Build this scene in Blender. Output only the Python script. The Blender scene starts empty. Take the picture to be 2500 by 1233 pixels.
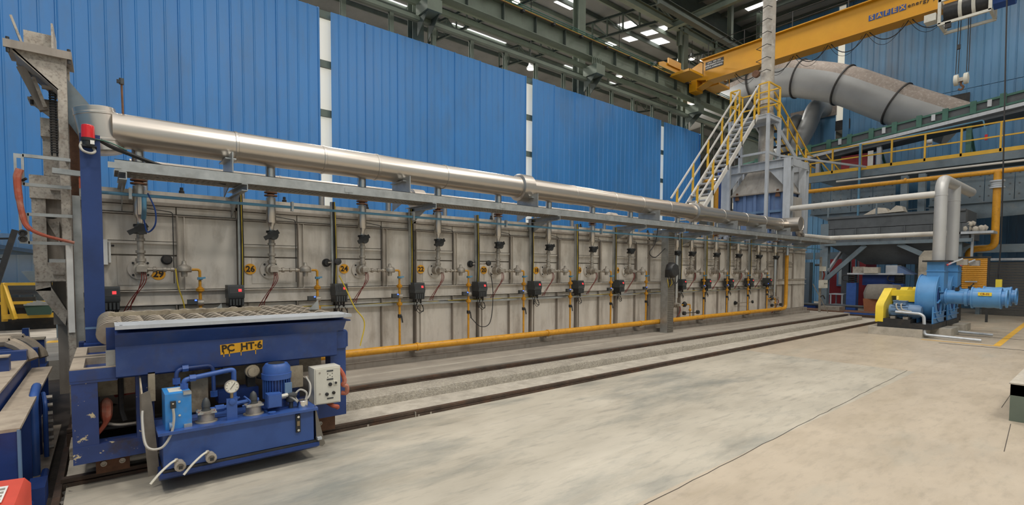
import bpy, math, random
from mathutils import Vector, Matrix
R = math.radians
random.seed(7)
sc = bpy.context.scene
col = sc.collection
# ------------------------------------------------------------------ camera, world, lights, exposure
cam = bpy.data.cameras.new('camera'); cam_ob = bpy.data.objects.new('camera', cam); col.objects.link(cam_ob)
_y, _p, _r = R(50.756), R(-2.432), R(0.273)
_d = Vector((math.cos(_y)*math.cos(_p), math.sin(_y)*math.cos(_p), math.sin(_p)))
_rt = Vector((math.sin(_y), -math.cos(_y), 0)); _up = _rt.cross(_d)
_r2 = _rt*math.cos(_r)+_up*math.sin(_r); _u2 = _up*math.cos(_r)-_rt*math.sin(_r)
cam_ob.matrix_world = Matrix(((_r2.x, _u2.x, -_d.x, 0), (_r2.y, _u2.y, -_d.y, 0), (_r2.z, _u2.z, -_d.z, 1.6), (0, 0, 0, 1)))
cam.sensor_width = 36; cam.sensor_fit = 'HORIZONTAL'; cam.lens = 36*1218.86/2500
cam.shift_y = (711.72-616.5)/2500; cam.clip_start = 0.05; cam.clip_end = 300
sc.camera = cam_ob
w = bpy.data.worlds.new('overcast'); sc.world = w; w.use_nodes = True
bg = w.node_tree.nodes['Background']; bg.inputs[0].default_value = (1.0, 0.985, 0.955, 1); bg.inputs[1].default_value = 0.95
sc.view_settings.view_transform = 'Standard'; sc.view_settings.look = 'None'
sc.view_settings.gamma = 1; sc.view_settings.use_curve_mapping = False
sc.view_settings.exposure = 0.0
def fill_lamp(x, y, z, power, size=1.6):  # added area light without a fitting, brightens its part of the hall
    l = bpy.data.lights.new('added_fill_light', 'AREA'); l.shape = 'DISK'; l.size = size; l.energy = power; l.color = (1, .955, .89)
    o = bpy.data.objects.new('added_fill_light', l); col.objects.link(o); o.location = (x, y, z)
for _x in (-3, 4, 11):
    for _yy in (-3.5, 2.5):
        fill_lamp(_x, _yy, 12.0, 300)  # unseen lights added over the near bay for frontal light on the furnace
for _x in (20, 26):
    for _yy in (-3, 3, 9):
        fill_lamp(_x, _yy, 14.6, 150)  # lights added under the end roof to brighten the end wall
for _x in (0, 8, 15.5, 23, 31, 39):
    for _yy in (18, 24, 31):
        fill_lamp(_x, _yy, 13.2, {18: 1000, 24: 800, 31: 300}[_yy])  # grid of lights added to lift the dark roof of the next bay
# ------------------------------------------------------------------ mesh helpers
def V(*a): return Vector(a[0] if len(a) == 1 else a)
def frame(d):
    d = d.normalized(); a = Vector((0, 0, 1)) if abs(d.z) < .9 else Vector((1, 0, 0))
    u = d.cross(a).normalized(); return u, u.cross(d).normalized()
ORI = {}
class MB:
    def __init__(s): s.v = []; s.f = []
    def add(s, vs, fs):
        b = len(s.v); s.v += [tuple(x) for x in vs]; s.f += [tuple(i+b for i in f) for f in fs]; return s
    def box(s, x0, x1, y0, y1, z0, z1):
        return s.add([(x0,y0,z0),(x1,y0,z0),(x1,y1,z0),(x0,y1,z0),(x0,y0,z1),(x1,y0,z1),(x1,y1,z1),(x0,y1,z1)],
            [(3,2,1,0),(4,5,6,7),(0,1,5,4),(1,2,6,5),(2,3,7,6),(3,0,4,7)])
    def cbox(s, x, y, z, a, b, c): return s.box(x-a/2, x+a/2, y-b/2, y+b/2, z-c/2, z+c/2)
    def beam(s, p, q, w, h, up=(0,0,1)):
        p, q = V(p), V(q); d = (q-p).normalized(); up = V(up)
        if abs(d.dot(up)) > .98: up = Vector((1,0,0))
        u = d.cross(up).normalized()*w/2; t = u.cross(d).normalized()*h/2
        c = [p-u-t, p+u-t, p+u+t, p-u+t, q-u-t, q+u-t, q+u+t, q-u+t]
        return s.add(c, [(0,1,2,3),(7,6,5,4),(0,4,5,1),(1,5,6,2),(2,6,7,3),(3,7,4,0)])
    def section(s, p, q, w, h, t, kind='I', up=(0,0,1)):
        p, q = V(p), V(q); d = (q-p).normalized(); up = V(up)
        if abs(d.dot(up)) > .98: up = Vector((1,0,0))
        u = d.cross(up).normalized(); n = u.cross(d).normalized()
        for o in ((h-t)/2, -(h-t)/2): s.beam(p+n*o, q+n*o, w, t, up)
        o = {'I': 0, 'C': (w-t)/2, 'D': -(w-t)/2}[kind]
        s.beam(p+u*o, q+u*o, t, h-2*t, up); return s
    def prism(s, poly, vec):
        n = len(poly); a = [V(x) for x in poly]; v = V(vec)
        return s.add(a+[x+v for x in a], [tuple(range(n))[::-1], tuple(range(n, 2*n))]+[(i, (i+1) % n, n+(i+1) % n, n+i) for i in range(n)])
    def lathe(s, p, d, prof, n=14):
        p, d = V(p), V(d).normalized(); u, t = frame(d); b = len(s.v); m = len(prof)
        for (h, r) in prof:
            for k in range(n):
                a = 2*math.pi*k/n; s.v.append(tuple(p+d*h+(u*math.cos(a)+t*math.sin(a))*r))
        for j in range(m-1):
            for k in range(n):
                s.f.append((b+j*n+k, b+j*n+(k+1) % n, b+(j+1)*n+(k+1) % n, b+(j+1)*n+k))
        if prof[0][1] > 1e-5: s.f.append(tuple(b+k for k in range(n))[::-1])
        if prof[-1][1] > 1e-5: s.f.append(tuple(b+(m-1)*n+k for k in range(n)))
        return s
    def cyl(s, p, q, r, n=12, r2=None):
        p, q = V(p), V(q); L = (q-p).length
        return s.lathe(p, q-p, [(0, r), (L, r if r2 is None else r2)], n)
    def pipe(s, p, q, r, ri, n=20):
        p, q = V(p), V(q); L = (q-p).length
        return s.lathe(p, q-p, [(0, ri), (0, r), (L, r), (L, ri), (0, ri)], n) if 0 else s._ring(p, q, r, ri, L, n)
    def _ring(s, p, q, r, ri, L, n):
        d = (q-p).normalized(); u, t = frame(d); b = len(s.v)
        for (h, rr) in ((0, ri), (0, r), (L, r), (L, ri)):
            for k in range(n):
                a = 2*math.pi*k/n; s.v.append(tuple(p+d*h+(u*math.cos(a)+t*math.sin(a))*rr))
        for j in range(4):
            for k in range(n):
                s.f.append((b+j*n+k, b+j*n+(k+1) % n, b+((j+1) % 4)*n+(k+1) % n, b+((j+1) % 4)*n+k))
        return s
    def tube(s, pts, r, n=8, caps=True):
        pts = [V(p) for p in pts]; m = len(pts); b = len(s.v)
        ds = [(pts[min(i+1, m-1)]-pts[max(i-1, 0)]).normalized() for i in range(m)]
        u, t = frame(ds[0])
        for i in range(m):
            if i:
                q = ds[i-1].rotation_difference(ds[i]); u = q @ u; t = q @ t
            rr = r[i] if isinstance(r, (list, tuple)) else r
            for k in range(n):
                a = 2*math.pi*k/n; s.v.append(tuple(pts[i]+(u*math.cos(a)+t*math.sin(a))*rr))
        for i in range(m-1):
            for k in range(n):
                s.f.append((b+i*n+k, b+i*n+(k+1) % n, b+(i+1)*n+(k+1) % n, b+(i+1)*n+k))
        if caps:
            s.f.append(tuple(b+k for k in range(n))[::-1]); s.f.append(tuple(b+(m-1)*n+k for k in range(n)))
        return s
    def build(s, name, mat, parent=None, loc=None, sharp=38):
        o3 = V(loc) if loc is not None else (ORI[parent.name] if parent else Vector((0, 0, 0)))
        me = bpy.data.meshes.new(name); me.from_pydata([(x-o3.x, y-o3.y, z-o3.z) for (x, y, z) in s.v], [], s.f)
        me.validate(); me.polygons.foreach_set('use_smooth', [True]*len(me.polygons)); me.set_sharp_from_angle(angle=R(sharp))
        me.materials.append(MT[mat]); ob = bpy.data.objects.new(name, me); col.objects.link(ob)
        if parent: ob.parent = parent
        else: ob.location = o3
        ORI[ob.name] = o3
        return ob
def fillet(pts, rad, n=5):
    pts = [V(p) for p in pts]; out = [pts[0]]
    for i in range(1, len(pts)-1):
        a, b, c = pts[i-1], pts[i], pts[i+1]
        d1 = (a-b); d2 = (c-b); k = min(rad, d1.length*.49, d2.length*.49)
        p0 = b+d1.normalized()*k; p1 = b+d2.normalized()*k
        for j in range(n+1):
            t = j/n; out.append(p0*(1-t)**2+b*2*t*(1-t)+p1*t*t)
    return out+[pts[-1]]
def sag(p, q, drop, n=12, side=(0, 0, 0)):
    p, q = V(p), V(q); sd = V(side)
    return [p.lerp(q, i/n)+(Vector((0, 0, -drop))+sd)*(4*(i/n)*(1-i/n)) for i in range(n+1)]
def curve(pts, n=8):
    pts = [V(p) for p in pts]; P = [pts[0]*2-pts[1]]+pts+[pts[-1]*2-pts[-2]]; out = []
    for i in range(1, len(P)-2):
        a, b, c, d = P[i-1:i+3]
        for j in range(n):
            t = j/n; out.append(.5*((2*b)+(c-a)*t+(2*a-5*b+4*c-d)*t*t+(3*b-a-3*c+d)*t**3))
    return out+[pts[-1]]
def T(name, label, cat, loc, group=None):
    o = bpy.data.objects.new(name, None); col.objects.link(o); o.location = loc; o.empty_display_size = .1
    o['label'] = label; o['category'] = cat
    if group: o['group'] = group
    ORI[o.name] = V(loc); return o
def tag(o, label, cat, group=None):
    o['label'] = label; o['category'] = cat
    if group: o['group'] = group
    return o
def S(o): o['kind'] = 'structure'; return o
def SE(name, loc=(0, 0, 0)):
    o = bpy.data.objects.new(name, None); col.objects.link(o); o.location = loc; o['kind'] = 'structure'; ORI[o.name] = V(loc); return o
def dup(root, loc, label=None):
    r = root.copy(); col.objects.link(r); r.location = loc; ORI[r.name] = V(loc)
    if label: r['label'] = label
    for ch in list(root.children):
        c = ch.copy(); col.objects.link(c); c.parent = r; ORI[c.name] = V(loc)
        for g in list(ch.children):
            d = g.copy(); col.objects.link(d); d.parent = c
    return r
def text(body, size, org, ux, uy, mat, name='lettering', parent=None, ext=.002, off=0.0, align='CENTER', spacing=1.0, shear=0):
    cu = bpy.data.curves.new('txt', 'FONT'); cu.body = body; cu.size = size; cu.align_x = align; cu.align_y = 'CENTER'
    cu.extrude = ext; cu.offset = off; cu.space_character = spacing; cu.shear = shear; cu.resolution_u = 3
    tmp = bpy.data.objects.new('txt', cu); col.objects.link(tmp)
    me = bpy.data.meshes.new_from_object(tmp.evaluated_get(bpy.context.evaluated_depsgraph_get()))
    bpy.data.objects.remove(tmp); bpy.data.curves.remove(cu)
    ux, uy, org = V(ux).normalized(), V(uy).normalized(), V(org); n = ux.cross(uy)
    m = MB(); m.v = [tuple(org+ux*v.co.x+uy*v.co.y+n*v.co.z) for v in me.vertices]; m.f = [tuple(p.vertices) for p in me.polygons]
    bpy.data.meshes.remove(me)
    return m.build(name, mat, parent)
# ------------------------------------------------------------------ materials
MT = {}
def lin(c): return tuple((x/255/12.92 if x/255 <= .04045 else ((x/255+.055)/1.055)**2.4) for x in c)+(1,)
def mat(name, c, rough=.5, metal=0, var=.10, scale=4, bump=0, bscale=40, dirt=None, stretch=(1, 1, 1), spec=.5, rvar=.08):
    m = bpy.data.materials.new(name); m.use_nodes = True; nt = m.node_tree; N = nt.nodes; L = nt.links
    b = N['Principled BSDF']; b.inputs['Metallic'].default_value = metal
    b.inputs['Specular IOR Level'].default_value = spec
    tc = N.new('ShaderNodeTexCoord'); mp = N.new('ShaderNodeMapping'); mp.inputs['Scale'].default_value = stretch
    geo = N.new('ShaderNodeNewGeometry')
    L.new(geo.outputs['Position'], mp.inputs['Vector'])
    nz = N.new('ShaderNodeTexNoise'); nz.inputs['Scale'].default_value = scale; nz.inputs['Detail'].default_value = 5; nz.inputs['Roughness'].default_value = .6
    L.new(mp.outputs[0], nz.inputs['Vector'])
    c0 = lin(c); mx = N.new('ShaderNodeMix'); mx.data_type = 'RGBA'
    mr = N.new('ShaderNodeMapRange'); mr.inputs[1].default_value = .32; mr.inputs[2].default_value = .68
    L.new(nz.outputs['Fac'], mr.inputs[0]); L.new(mr.outputs[0], mx.inputs[0])
    mx.inputs[6].default_value = tuple(x*(1-var) for x in c0[:3])+(1,); mx.inputs[7].default_value = tuple(min(1, x*(1+var)) for x in c0[:3])+(1,)
    out = mx.outputs[2]
    for dd in (dirt or []):
        dc, amt, ds, st = dd[:4]; lo, hi = dd[4:] if len(dd) > 4 else (.5, .72)
        mp2 = N.new('ShaderNodeMapping'); mp2.inputs['Scale'].default_value = st; mp2.inputs['Location'].default_value = (3.1*ds, 1.7, ds)
        L.new(geo.outputs['Position'], mp2.inputs['Vector'])
        n2 = N.new('ShaderNodeTexNoise'); n2.inputs['Scale'].default_value = ds; n2.inputs['Detail'].default_value = 7; n2.inputs['Roughness'].default_value = .65
        L.new(mp2.outputs[0], n2.inputs['Vector'])
        r2 = N.new('ShaderNodeMapRange'); r2.inputs[1].default_value = lo; r2.inputs[2].default_value = hi; r2.inputs[4].default_value = amt
        L.new(n2.outputs['Fac'], r2.inputs[0])
        m2 = N.new('ShaderNodeMix'); m2.data_type = 'RGBA'; L.new(r2.outputs[0], m2.inputs[0]); L.new(out, m2.inputs[6]); m2.inputs[7].default_value = lin(dc)
        out = m2.outputs[2]
    L.new(out, b.inputs['Base Color'])
    rr = N.new('ShaderNodeMapRange'); rr.inputs[3].default_value = max(.02, rough-rvar); rr.inputs[4].default_value = min(1, rough+rvar)
    L.new(nz.outputs['Fac'], rr.inputs[0]); L.new(rr.outputs[0], b.inputs['Roughness'])
    if bump:
        n3 = N.new('ShaderNodeTexNoise'); n3.inputs['Scale'].default_value = bscale; n3.inputs['Detail'].default_value = 4
        L.new(geo.outputs['Position'], n3.inputs['Vector'])
        bp = N.new('ShaderNodeBump'); bp.inputs['Strength'].default_value = bump; bp.inputs['Distance'].default_value = .01
        L.new(n3.outputs['Fac'], bp.inputs['Height']); L.new(bp.outputs[0], b.inputs['Normal'])
    MT[name] = m; return m
def emit(name, c, s):
    m = bpy.data.materials.new(name); m.use_nodes = True; b = m.node_tree.nodes['Principled BSDF']
    b.inputs['Base Color'].default_value = lin(c); b.inputs['Emission Color'].default_value = lin(c); b.inputs['Emission Strength'].default_value = s
    MT[name] = m
A = (1, 1, 1); ST = (3, 3, .35)
mat('floor', (182, 168, 148), .45, var=.07, scale=1.3, dirt=[((190, 178, 160), .6, .7, (.6, 1.3, 1)), ((158, 144, 122), .5, 2.2, (.6, 2.0, 1)), ((128, 118, 104), .35, 9, (.5, 1.6, 1)), ((150, 152, 142), .6, .5, (.5, 1.2, 1), .54, .7)], bump=.04, bscale=60, rvar=.1)
mat('floor_grey', (184, 176, 160), .42, var=.08, scale=1.2, dirt=[((106, 113, 111), .7, .75, (.5, 1.3, 1), .50, .66), ((196, 188, 172), .6, .9, (.5, 1.3, 1)), ((150, 142, 126), .5, 2.4, (.5, 2.2, 1)), ((112, 112, 106), .4, 7, (.4, 1.8, 1), .52, .7)], bump=.04, bscale=60, rvar=.1)
mat('concrete', (176, 168, 154), .85, var=.14, scale=5, bump=.35, bscale=70, dirt=[((128, 120, 108), .6, 3, A), ((205, 198, 186), .5, 9, A)])
mat('rough_concrete', (158, 150, 136), .95, var=.25, scale=30, bump=.9, bscale=55, dirt=[((205, 200, 190), .5, 60, A), ((110, 104, 94), .5, 4, A)])
mat('slab', (150, 142, 130), .8, var=.12, scale=3, bump=.2, dirt=[((118, 110, 100), .5, 1.5, (.3, 3, 1)), ((185, 178, 165), .5, 2.2, (.25, 3, 1))])
mat('rail_steel', (84, 70, 60), .6, .4, var=.3, scale=8, bump=.4, dirt=[((112, 74, 50), .7, 5, (.6, 1, 1)), ((60, 54, 48), .6, 10, A)])
mat('rust', (110, 78, 58), .85, .1, var=.25, scale=12, bump=.4, dirt=[((75, 58, 48), .6, 8, A)])
mat('blue_sheet', (64, 134, 200), .42, var=.05, scale=.8, stretch=(2, 2, .3), dirt=[((74, 116, 158), .5, .7, (1.5, 1.5, .5)), ((100, 120, 140), .2, 3, (2, 2, .4))])
mat('end_sheet', (84, 130, 166), .5, var=.10, scale=.6, stretch=(2, 2, .3), dirt=[((96, 100, 106), .7, .55, (1.6, 1.6, .25)), ((100, 140, 180), .5, 1.2, (3, 3, .3))])
mat('pale_sheet', (178, 188, 192), .5, var=.08, scale=2)
mat('aluminium', (200, 192, 182), .30, .9, var=.04, scale=.8, rvar=.03)
mat('dusty_aluminium', (190, 180, 168), .42, .75, var=.05, scale=1.2, rvar=.04)
mat('stainless', (196, 192, 186), .26, .95, var=.03, scale=3, rvar=.03)
mat('furnace', (210, 202, 190), .62, var=.07, scale=2, dirt=[((146, 134, 120), .6, 1.1, ST), ((128, 112, 96), .5, 4, (1, 1, .5)), ((216, 210, 202), .5, 3, ST)], bump=.05, bscale=20)
mat('furnace_edge', (150, 141, 130), .6, var=.1, scale=4, dirt=[((104, 92, 80), .6, 3, ST)])
mat('tower_paint', (176, 168, 156), .7, var=.1, scale=6, dirt=[((96, 84, 74), .6, 3.5, (1, 1, .6)), ((120, 98, 80), .5, 14, A), ((70, 62, 56), .7, 40, A)])
mat('galvanised', (176, 178, 176), .42, .7, var=.14, scale=9, dirt=[((140, 136, 128), .5, 5, A)])
mat('galv_grey', (186, 190, 194), .5, .3, var=.07, scale=4, dirt=[((150, 150, 150), .5, 3, ST)])
mat('galv_perf', (122, 116, 106), .5, .4, var=.15, scale=12)
mat('car_blue', (40, 66, 122), .36, var=.12, scale=4, dirt=[((26, 44, 92), .5, 3, A), ((70, 92, 140), .4, 6, A), ((70, 62, 60), .4, 7, (1, 1, .6))], rvar=.12)
mat('car_blue_chipped', (44, 64, 116), .5, var=.14, scale=5, dirt=[((60, 50, 46), .75, 5, A, .56, .7), ((206, 190, 150), .95, 15, A, .605, .63)])
mat('column_blue', (36, 60, 112), .42, var=.1, scale=4, dirt=[((30, 44, 80), .5, 2, A), ((60, 52, 46), .5, 2.5, (1, 1, .6), .58, .75)])
mat('tank_blue', (54, 84, 146), .32, var=.1, scale=4, dirt=[((34, 56, 110), .5, 3, A), ((60, 60, 66), .45, 6, (1, 1, .7), .56, .75)], rvar=.1)
mat('deep_blue', (28, 56, 116), .45, var=.15, scale=4, dirt=[((20, 30, 56), .6, 3, A)])
mat('motor_blue', (56, 90, 156), .4, var=.1, scale=8)
mat('valve_blue', (52, 136, 206), .4, var=.1, scale=10, dirt=[((120, 130, 140), .4, 14, A)])
mat('blower_blue', (84, 142, 194), .38, var=.07, scale=3, dirt=[((64, 112, 160), .5, 2.5, A)])
mat('hood_blue', (98, 122, 162), .6, var=.1, scale=3, dirt=[((96, 104, 120), .6, 3, ST)])
mat('steel_blue', (100, 128, 160), .5, var=.1, scale=4)
mat('pipe_blue', (88, 142, 172), .45, var=.12, scale=5, dirt=[((120, 130, 132), .5, 6, A)])
mat('gas_yellow', (206, 146, 34), .42, var=.08, scale=5, dirt=[((190, 128, 30), .5, 4, A), ((120, 88, 40), .45, 18, A)])
mat('crane_yellow', (200, 142, 16), .42, var=.07, scale=1.5, dirt=[((196, 132, 24), .5, 1.2, A)])
mat('safety_yellow', (236, 206, 60), .4, var=.06, scale=4)
mat('rail_yellow', (214, 168, 48), .5, var=.08, scale=4)
mat('sign_yellow', (228, 168, 34), .6, var=.06, scale=10)
mat('tag_yellow', (216, 216, 70), .6)
mat('green_steel', (108, 118, 104), .6, var=.1, scale=2, dirt=[((92, 96, 86), .6, 1.5, A)])
mat('green_dark', (76, 84, 76), .65, var=.12, scale=2, dirt=[((54, 58, 54), .6, 2, A)])
mat('conveyor_green', (62, 106, 92), .55, var=.12, scale=4, dirt=[((50, 70, 66), .6, 3, A)])
mat('slate', (108, 122, 130), .6, var=.12, scale=2, dirt=[((66, 74, 80), .6, 1.3, A), ((128, 124, 116), .4, 4, A)])
mat('slate_dark', (88, 92, 95), .7, var=.15, scale=2, dirt=[((66, 68, 70), .6, 2, A)])
mat('dark_steel', (52, 52, 52), .6, .3, var=.2, scale=6, dirt=[((90, 78, 66), .5, 5, A)])
mat('roof_sheet', (118, 119, 116), .7, var=.12, scale=.6, dirt=[((88, 90, 88), .6, .5, A)])
mat('grey_duct', (150, 152, 152), .5, .25, var=.06, scale=1.5)
mat('dusty_duct', (136, 126, 118), .85, var=.12, scale=2.5, dirt=[((176, 170, 162), .7, 9, (1, 1, 1)), ((112, 102, 94), .5, 1.5, A)])
mat('chimney', (178, 170, 158), .7, .15, var=.1, scale=3, dirt=[((122, 108, 94), .7, 2.2, (1, 1, .5)), ((210, 206, 198), .6, 6, A)])
mat('white_pipe', (206, 202, 194), .5, .15, var=.05, scale=2, dirt=[((176, 164, 150), .5, 2, A)])
mat('duct_paint', (188, 186, 182), .45, .35, var=.05, scale=2)
mat('pyramid', (170, 164, 156), .6, .3, var=.1, scale=2.5, dirt=[((132, 124, 114), .6, 3, ST)])
mat('black_plastic', (38, 38, 38), .45, var=.15, scale=20, dirt=[((70, 66, 62), .4, 12, A)])
mat('dark_grey', (66, 68, 68), .5, var=.12, scale=14)
mat('rubber', (30, 30, 30), .7, var=.2, scale=10, dirt=[((84, 78, 70), .4, 6, A)])
mat('cast', (172, 164, 152), .5, .5, var=.15, scale=14, dirt=[((104, 92, 80), .6, 9, A)])
mat('brass', (150, 132, 104), .45, .7, var=.15, scale=14)
mat('red_lead', (118, 44, 38), .6)
mat('hose_red', (168, 84, 62), .7, var=.15, scale=8, dirt=[((196, 170, 150), .6, 6, A)])
mat('cable_grey', (170, 166, 156), .6)
mat('cable_black', (36, 34, 34), .6)
mat('cable_yellow', (196, 168, 44), .6)
mat('ink', (36, 30, 24), .6)
mat('number_orange', (226, 160, 34), .6, var=.1, scale=20)
mat('beacon_red', (206, 34, 38), .18, var=.08, scale=20, spec=.7)
mat('gauge_white', (226, 222, 208), .4)
mat('enclosure', (206, 202, 188), .5, var=.05, scale=8, dirt=[((160, 150, 132), .4, 5, A)])
mat('white_paint', (226, 224, 218), .5)
mat('dusty_top', (168, 154, 136), .9, var=.15, scale=8, dirt=[((120, 104, 88), .5, 5, A)])
mat('roller', (150, 140, 126), .5, .5, var=.15, scale=12, dirt=[((126, 108, 88), .6, 14, A)])
mat('dirty_beam', (170, 156, 132), .8, var=.15, scale=6, dirt=[((104, 84, 64), .6, 6, A), ((70, 60, 50), .5, 18, A)])
mat('red_panel', (140, 40, 48), .55, var=.1, scale=3)
mat('red_box', (206, 80, 62), .55, var=.06, scale=6)
mat('brown_box', (170, 112, 78), .8, var=.12, scale=6)
mat('cloth', (182, 174, 160), .9, var=.12, scale=8)
mat('sack_grey', (140, 134, 124), .9, var=.12, scale=8)
mat('shutter', (84, 82, 78), .7, var=.1, scale=4)
mat('rubble', (104, 100, 94), .95, var=.35, scale=18, bump=.8)
mat('pit', (70, 62, 56), .9, var=.25, scale=6, bump=.5)
mat('line_yellow', (222, 172, 62), .6, var=.12, scale=4)
mat('logo_blue', (34, 70, 136), .5)
mat('plate_black', (34, 34, 36), .5)
mat('door_blue', (110, 150, 186), .4)
mat('green_bin', (44, 70, 56), .6)
mat('chrome', (220, 218, 214), .12, 1.0, var=.03)
emit('daylight_panel', (218, 212, 196), .5)
emit('skylight', (250, 250, 248), 3.2)
emit('lamp_glow', (255, 244, 222), 9)
emit('led_red', (235, 60, 64), .9)
emit('led_blue', (70, 110, 255), 2.5)
# ------------------------------------------------------------------ the setting: floor, track bed, walls, roof
fl = S(MB().box(-10, 62, -10, 2.06, -.3, 0).box(10.05, 62, 2.06, 4.83, -.3, 0).build('floor', 'floor'))
S(MB().box(-.25, 10.05, 2.06, 4.83, -.3, 0).box(-10, -.25, 2.06, 4.3, -.3, 0).build('floor', 'floor_grey'))
def seam(pts, wd, name='floor_joint'):
    m = MB()
    for a, b in zip(pts, pts[1:]):
        a, b = V(a), V(b); n = (b-a).normalized().cross(Vector((0, 0, 1)))*wd/2
        m.add([a-n, a+n, b+n, b-n], [(0, 1, 2, 3)])
    return m.build(name, 'pit', fl)
_pts = []
for i in range(40):
    _pts.append((2.0+i*.208, 2.0+.0045*i+random.uniform(-.008, .008), .0015))
seam(_pts, .007)
seam([(6.2, .62, .0015), (7.4, .70, .0015)], .006)
seam([(8.2, .86, .0015), (14, 1.0, .0015)], .006)
m = MB()
for a, b in (((15.1, 1.70, .002), (24.5, 1.96, .002)), ): m.add([(a[0], a[1]-.06, .002), (b[0], b[1]-.06, .002), (b[0], b[1]+.06, .002), (a[0], a[1]+.06, .002)], [(0, 1, 2, 3)])
m.add([(15.0, 1.64, .002), (15.09, 1.64, .002), (15.09, 3.0, .002), (15.0, 3.0, .002)], [(0, 1, 2, 3)])
m.build('floor_marking', 'line_yellow', fl)
S(MB().box(14.62, 14.66, 1.0, 2.6, 0, .004).build('floor_channel_cover', 'dark_steel'))
S(MB().box(16.9, 16.94, .8, 2.7, 0, .004).build('floor_channel_cover', 'dark_steel'))
# strips of the track bed
S(MB().box(-.25, 19.6, 4.89, 5.31, -.3, .055).build('floor_strip', 'concrete'))
# broken-edged kerb
m = MB(); n = 96; vs = []
for i in range(n+1):
    x = 1.0+i*(18.0/n); j = random.uniform(-.018, .012); k = random.uniform(-.012, .006)
    vs += [(x, 5.31+j*.4, -.2), (x, 5.31+j*.5, .10), (x, 5.325+j, .155+k), (x, 5.38, .165), (x, 5.66, .165), (x, 5.66, -.2)]
fs = [(i*6+a, (i+1)*6+a, (i+1)*6+a+1, i*6+a+1) for i in range(n) for a in range(5)]
fs += [tuple(range(6))[::-1], tuple(n*6+a for a in range(6))]
S(m.add(vs, fs).build('floor_kerb', 'rough_concrete'))
S(MB().box(-.25, 1.0, 5.31, 5.66, -.3, .15).build('floor_kerb', 'rough_concrete'))
S(MB().box(-.25, 19.3, 5.75, 40, -.3, .23).build('floor_slab', 'slab'))
S(MB().box(-9, -.25, 10.0, 40, -.3, .23).build('floor_slab', 'slab'))
S(MB().box(-9, -.25, 4.85, 10.0, -.3, -.06).build('floor_pit', 'pit'))
S(MB().box(19.6, 62, 4.89, 40, -.3, 0).build('floor', 'slab'))
S(MB().box(-.25, 19.3, 6.15, 6.19, .23, .232).build('floor_joint', 'concrete'))
def rail(x0, x1, y, z, label):
    m = MB(); m.box(x0, x1, y-.03, y+.03, z-.03, z); m.box(x0, x1, y-.008, y+.008, z-.12, z-.03); m.box(x0, x1, y-.055, y+.055, z-.14, z-.12)
    m.box(x0, x1, y-.045, y-.012, z-.12, z-.035)
    o = m.build('rail', 'rail_steel', loc=((x0+x1)/2, y, z-.14)); tag(o, label, 'rail')
    return o
r1 = rail(-.28, 19.6, 4.865, .06, 'rusty outer rail along the edge of the open concrete floor')
r2 = rail(-.28, 18.9, 5.71, .215, 'rusty inner rail set into the slab nearest the furnace')
for r_, xs in ((r1, (2.63, 2.78, 2.05)), (r2, (2.42, 2.6, 2.68, 2.85))):
    for x in xs:
        y = 4.8 if r_ is r1 else 5.66; z = .012 if r_ is r1 else .16
        MB().cyl((x, y-.012+.03, z), (x, y-.0+.03, z), .012, 10).build('bolt', 'cast', r_)
MB().box(2.585, 2.595, 4.815, 4.835, -.02, .055).build('fishplate', 'cast', r1)
# --- corrugated sheet walls
def sheet(x0, x1, y, z0, z1, rib=.27, h=.028, ax='x', lap=True):
    m = MB(); prof = []; n = max(1, round((x1-x0)/rib)); p = (x1-x0)/n
    for i in range(n):
        a = x0+i*p
        hh = h if i == n-1 else h*.5; prof += [(a, 0), (a+p*.80, 0), (a+p*.86, hh), (a+p*.93, hh), (a+p*.99, 0)]
    prof.append((x1+(.01 if lap else 0), 0.003 if lap else 0))
    vs = []
    for (a, o) in prof:
        for z in (z0, z1): vs.append((a, y-o, z) if ax == 'x' else (y-o, a, z))
    return m.add(vs, [(2*i, 2*i+2, 2*i+3, 2*i+1) if ax == 'x' else (2*i, 2*i+1, 2*i+3, 2*i+2) for i in range(len(prof)-1)])
wb = SE('wall_back', (0, 14, 0))
def run(x0, x1, z0, z1, wd=1.08):
    n = max(1, round((x1-x0)/wd)); p = (x1-x0)/n
    for i in range(n):
        sheet(x0+i*p, x0+(i+1)*p, 14+.004*(i % 2), z0+random.uniform(-.015, .015), z1+random.uniform(-.02, .02)).build('blue_sheet', 'blue_sheet', wb)
run(-8, 4.66, 2.28, 8.66); run(4.97, 12.06, 2.28, 8.65); run(12.36, 20.42, 2.28, 8.65); run(20.66, 23.72, 2.28, 8.65)
MB().box(23.7, 23.74, 13.9, 14.03, 2.28, 8.6).build('edge_flashing', 'blue_sheet', wb)
for xa, xb in ((4.62, 5.02), (12.02, 12.4), (20.38, 20.7)):
    k = 0; z = 2.0
    while z < 8.5:
        MB().box(xa-.2, xb+.7, 14.24, 14.25, z, z+1.16).build('daylight_panel', 'daylight_panel', wb)
        MB().box(xa-.2, xb+.7, 14.14, 14.2, z+1.16, z+1.34).build('girt', 'green_steel', wb); z += 1.34
# lower pale sheets seen under the blue wall, far left
wl = SE('wall_lower', (-5, 16, 0))
for i in range(7): sheet(-8+i*1.0, -7+i*1.0, 16, .2, 2.6, rib=.25).build('pale_sheet', 'pale_sheet', wl)
MB().box(-8, 0, 15.8, 15.9, 1.9, 2.02).build('girt', 'slate', wl); MB().box(-8, 0, 15.8, 15.9, 1.05, 1.15).build('girt', 'slate', wl)
MB().beam((-3, 15.75, 2.3), (0, 15.75, 1.75), .08, .08).build('brace', 'slate', wl)
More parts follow.
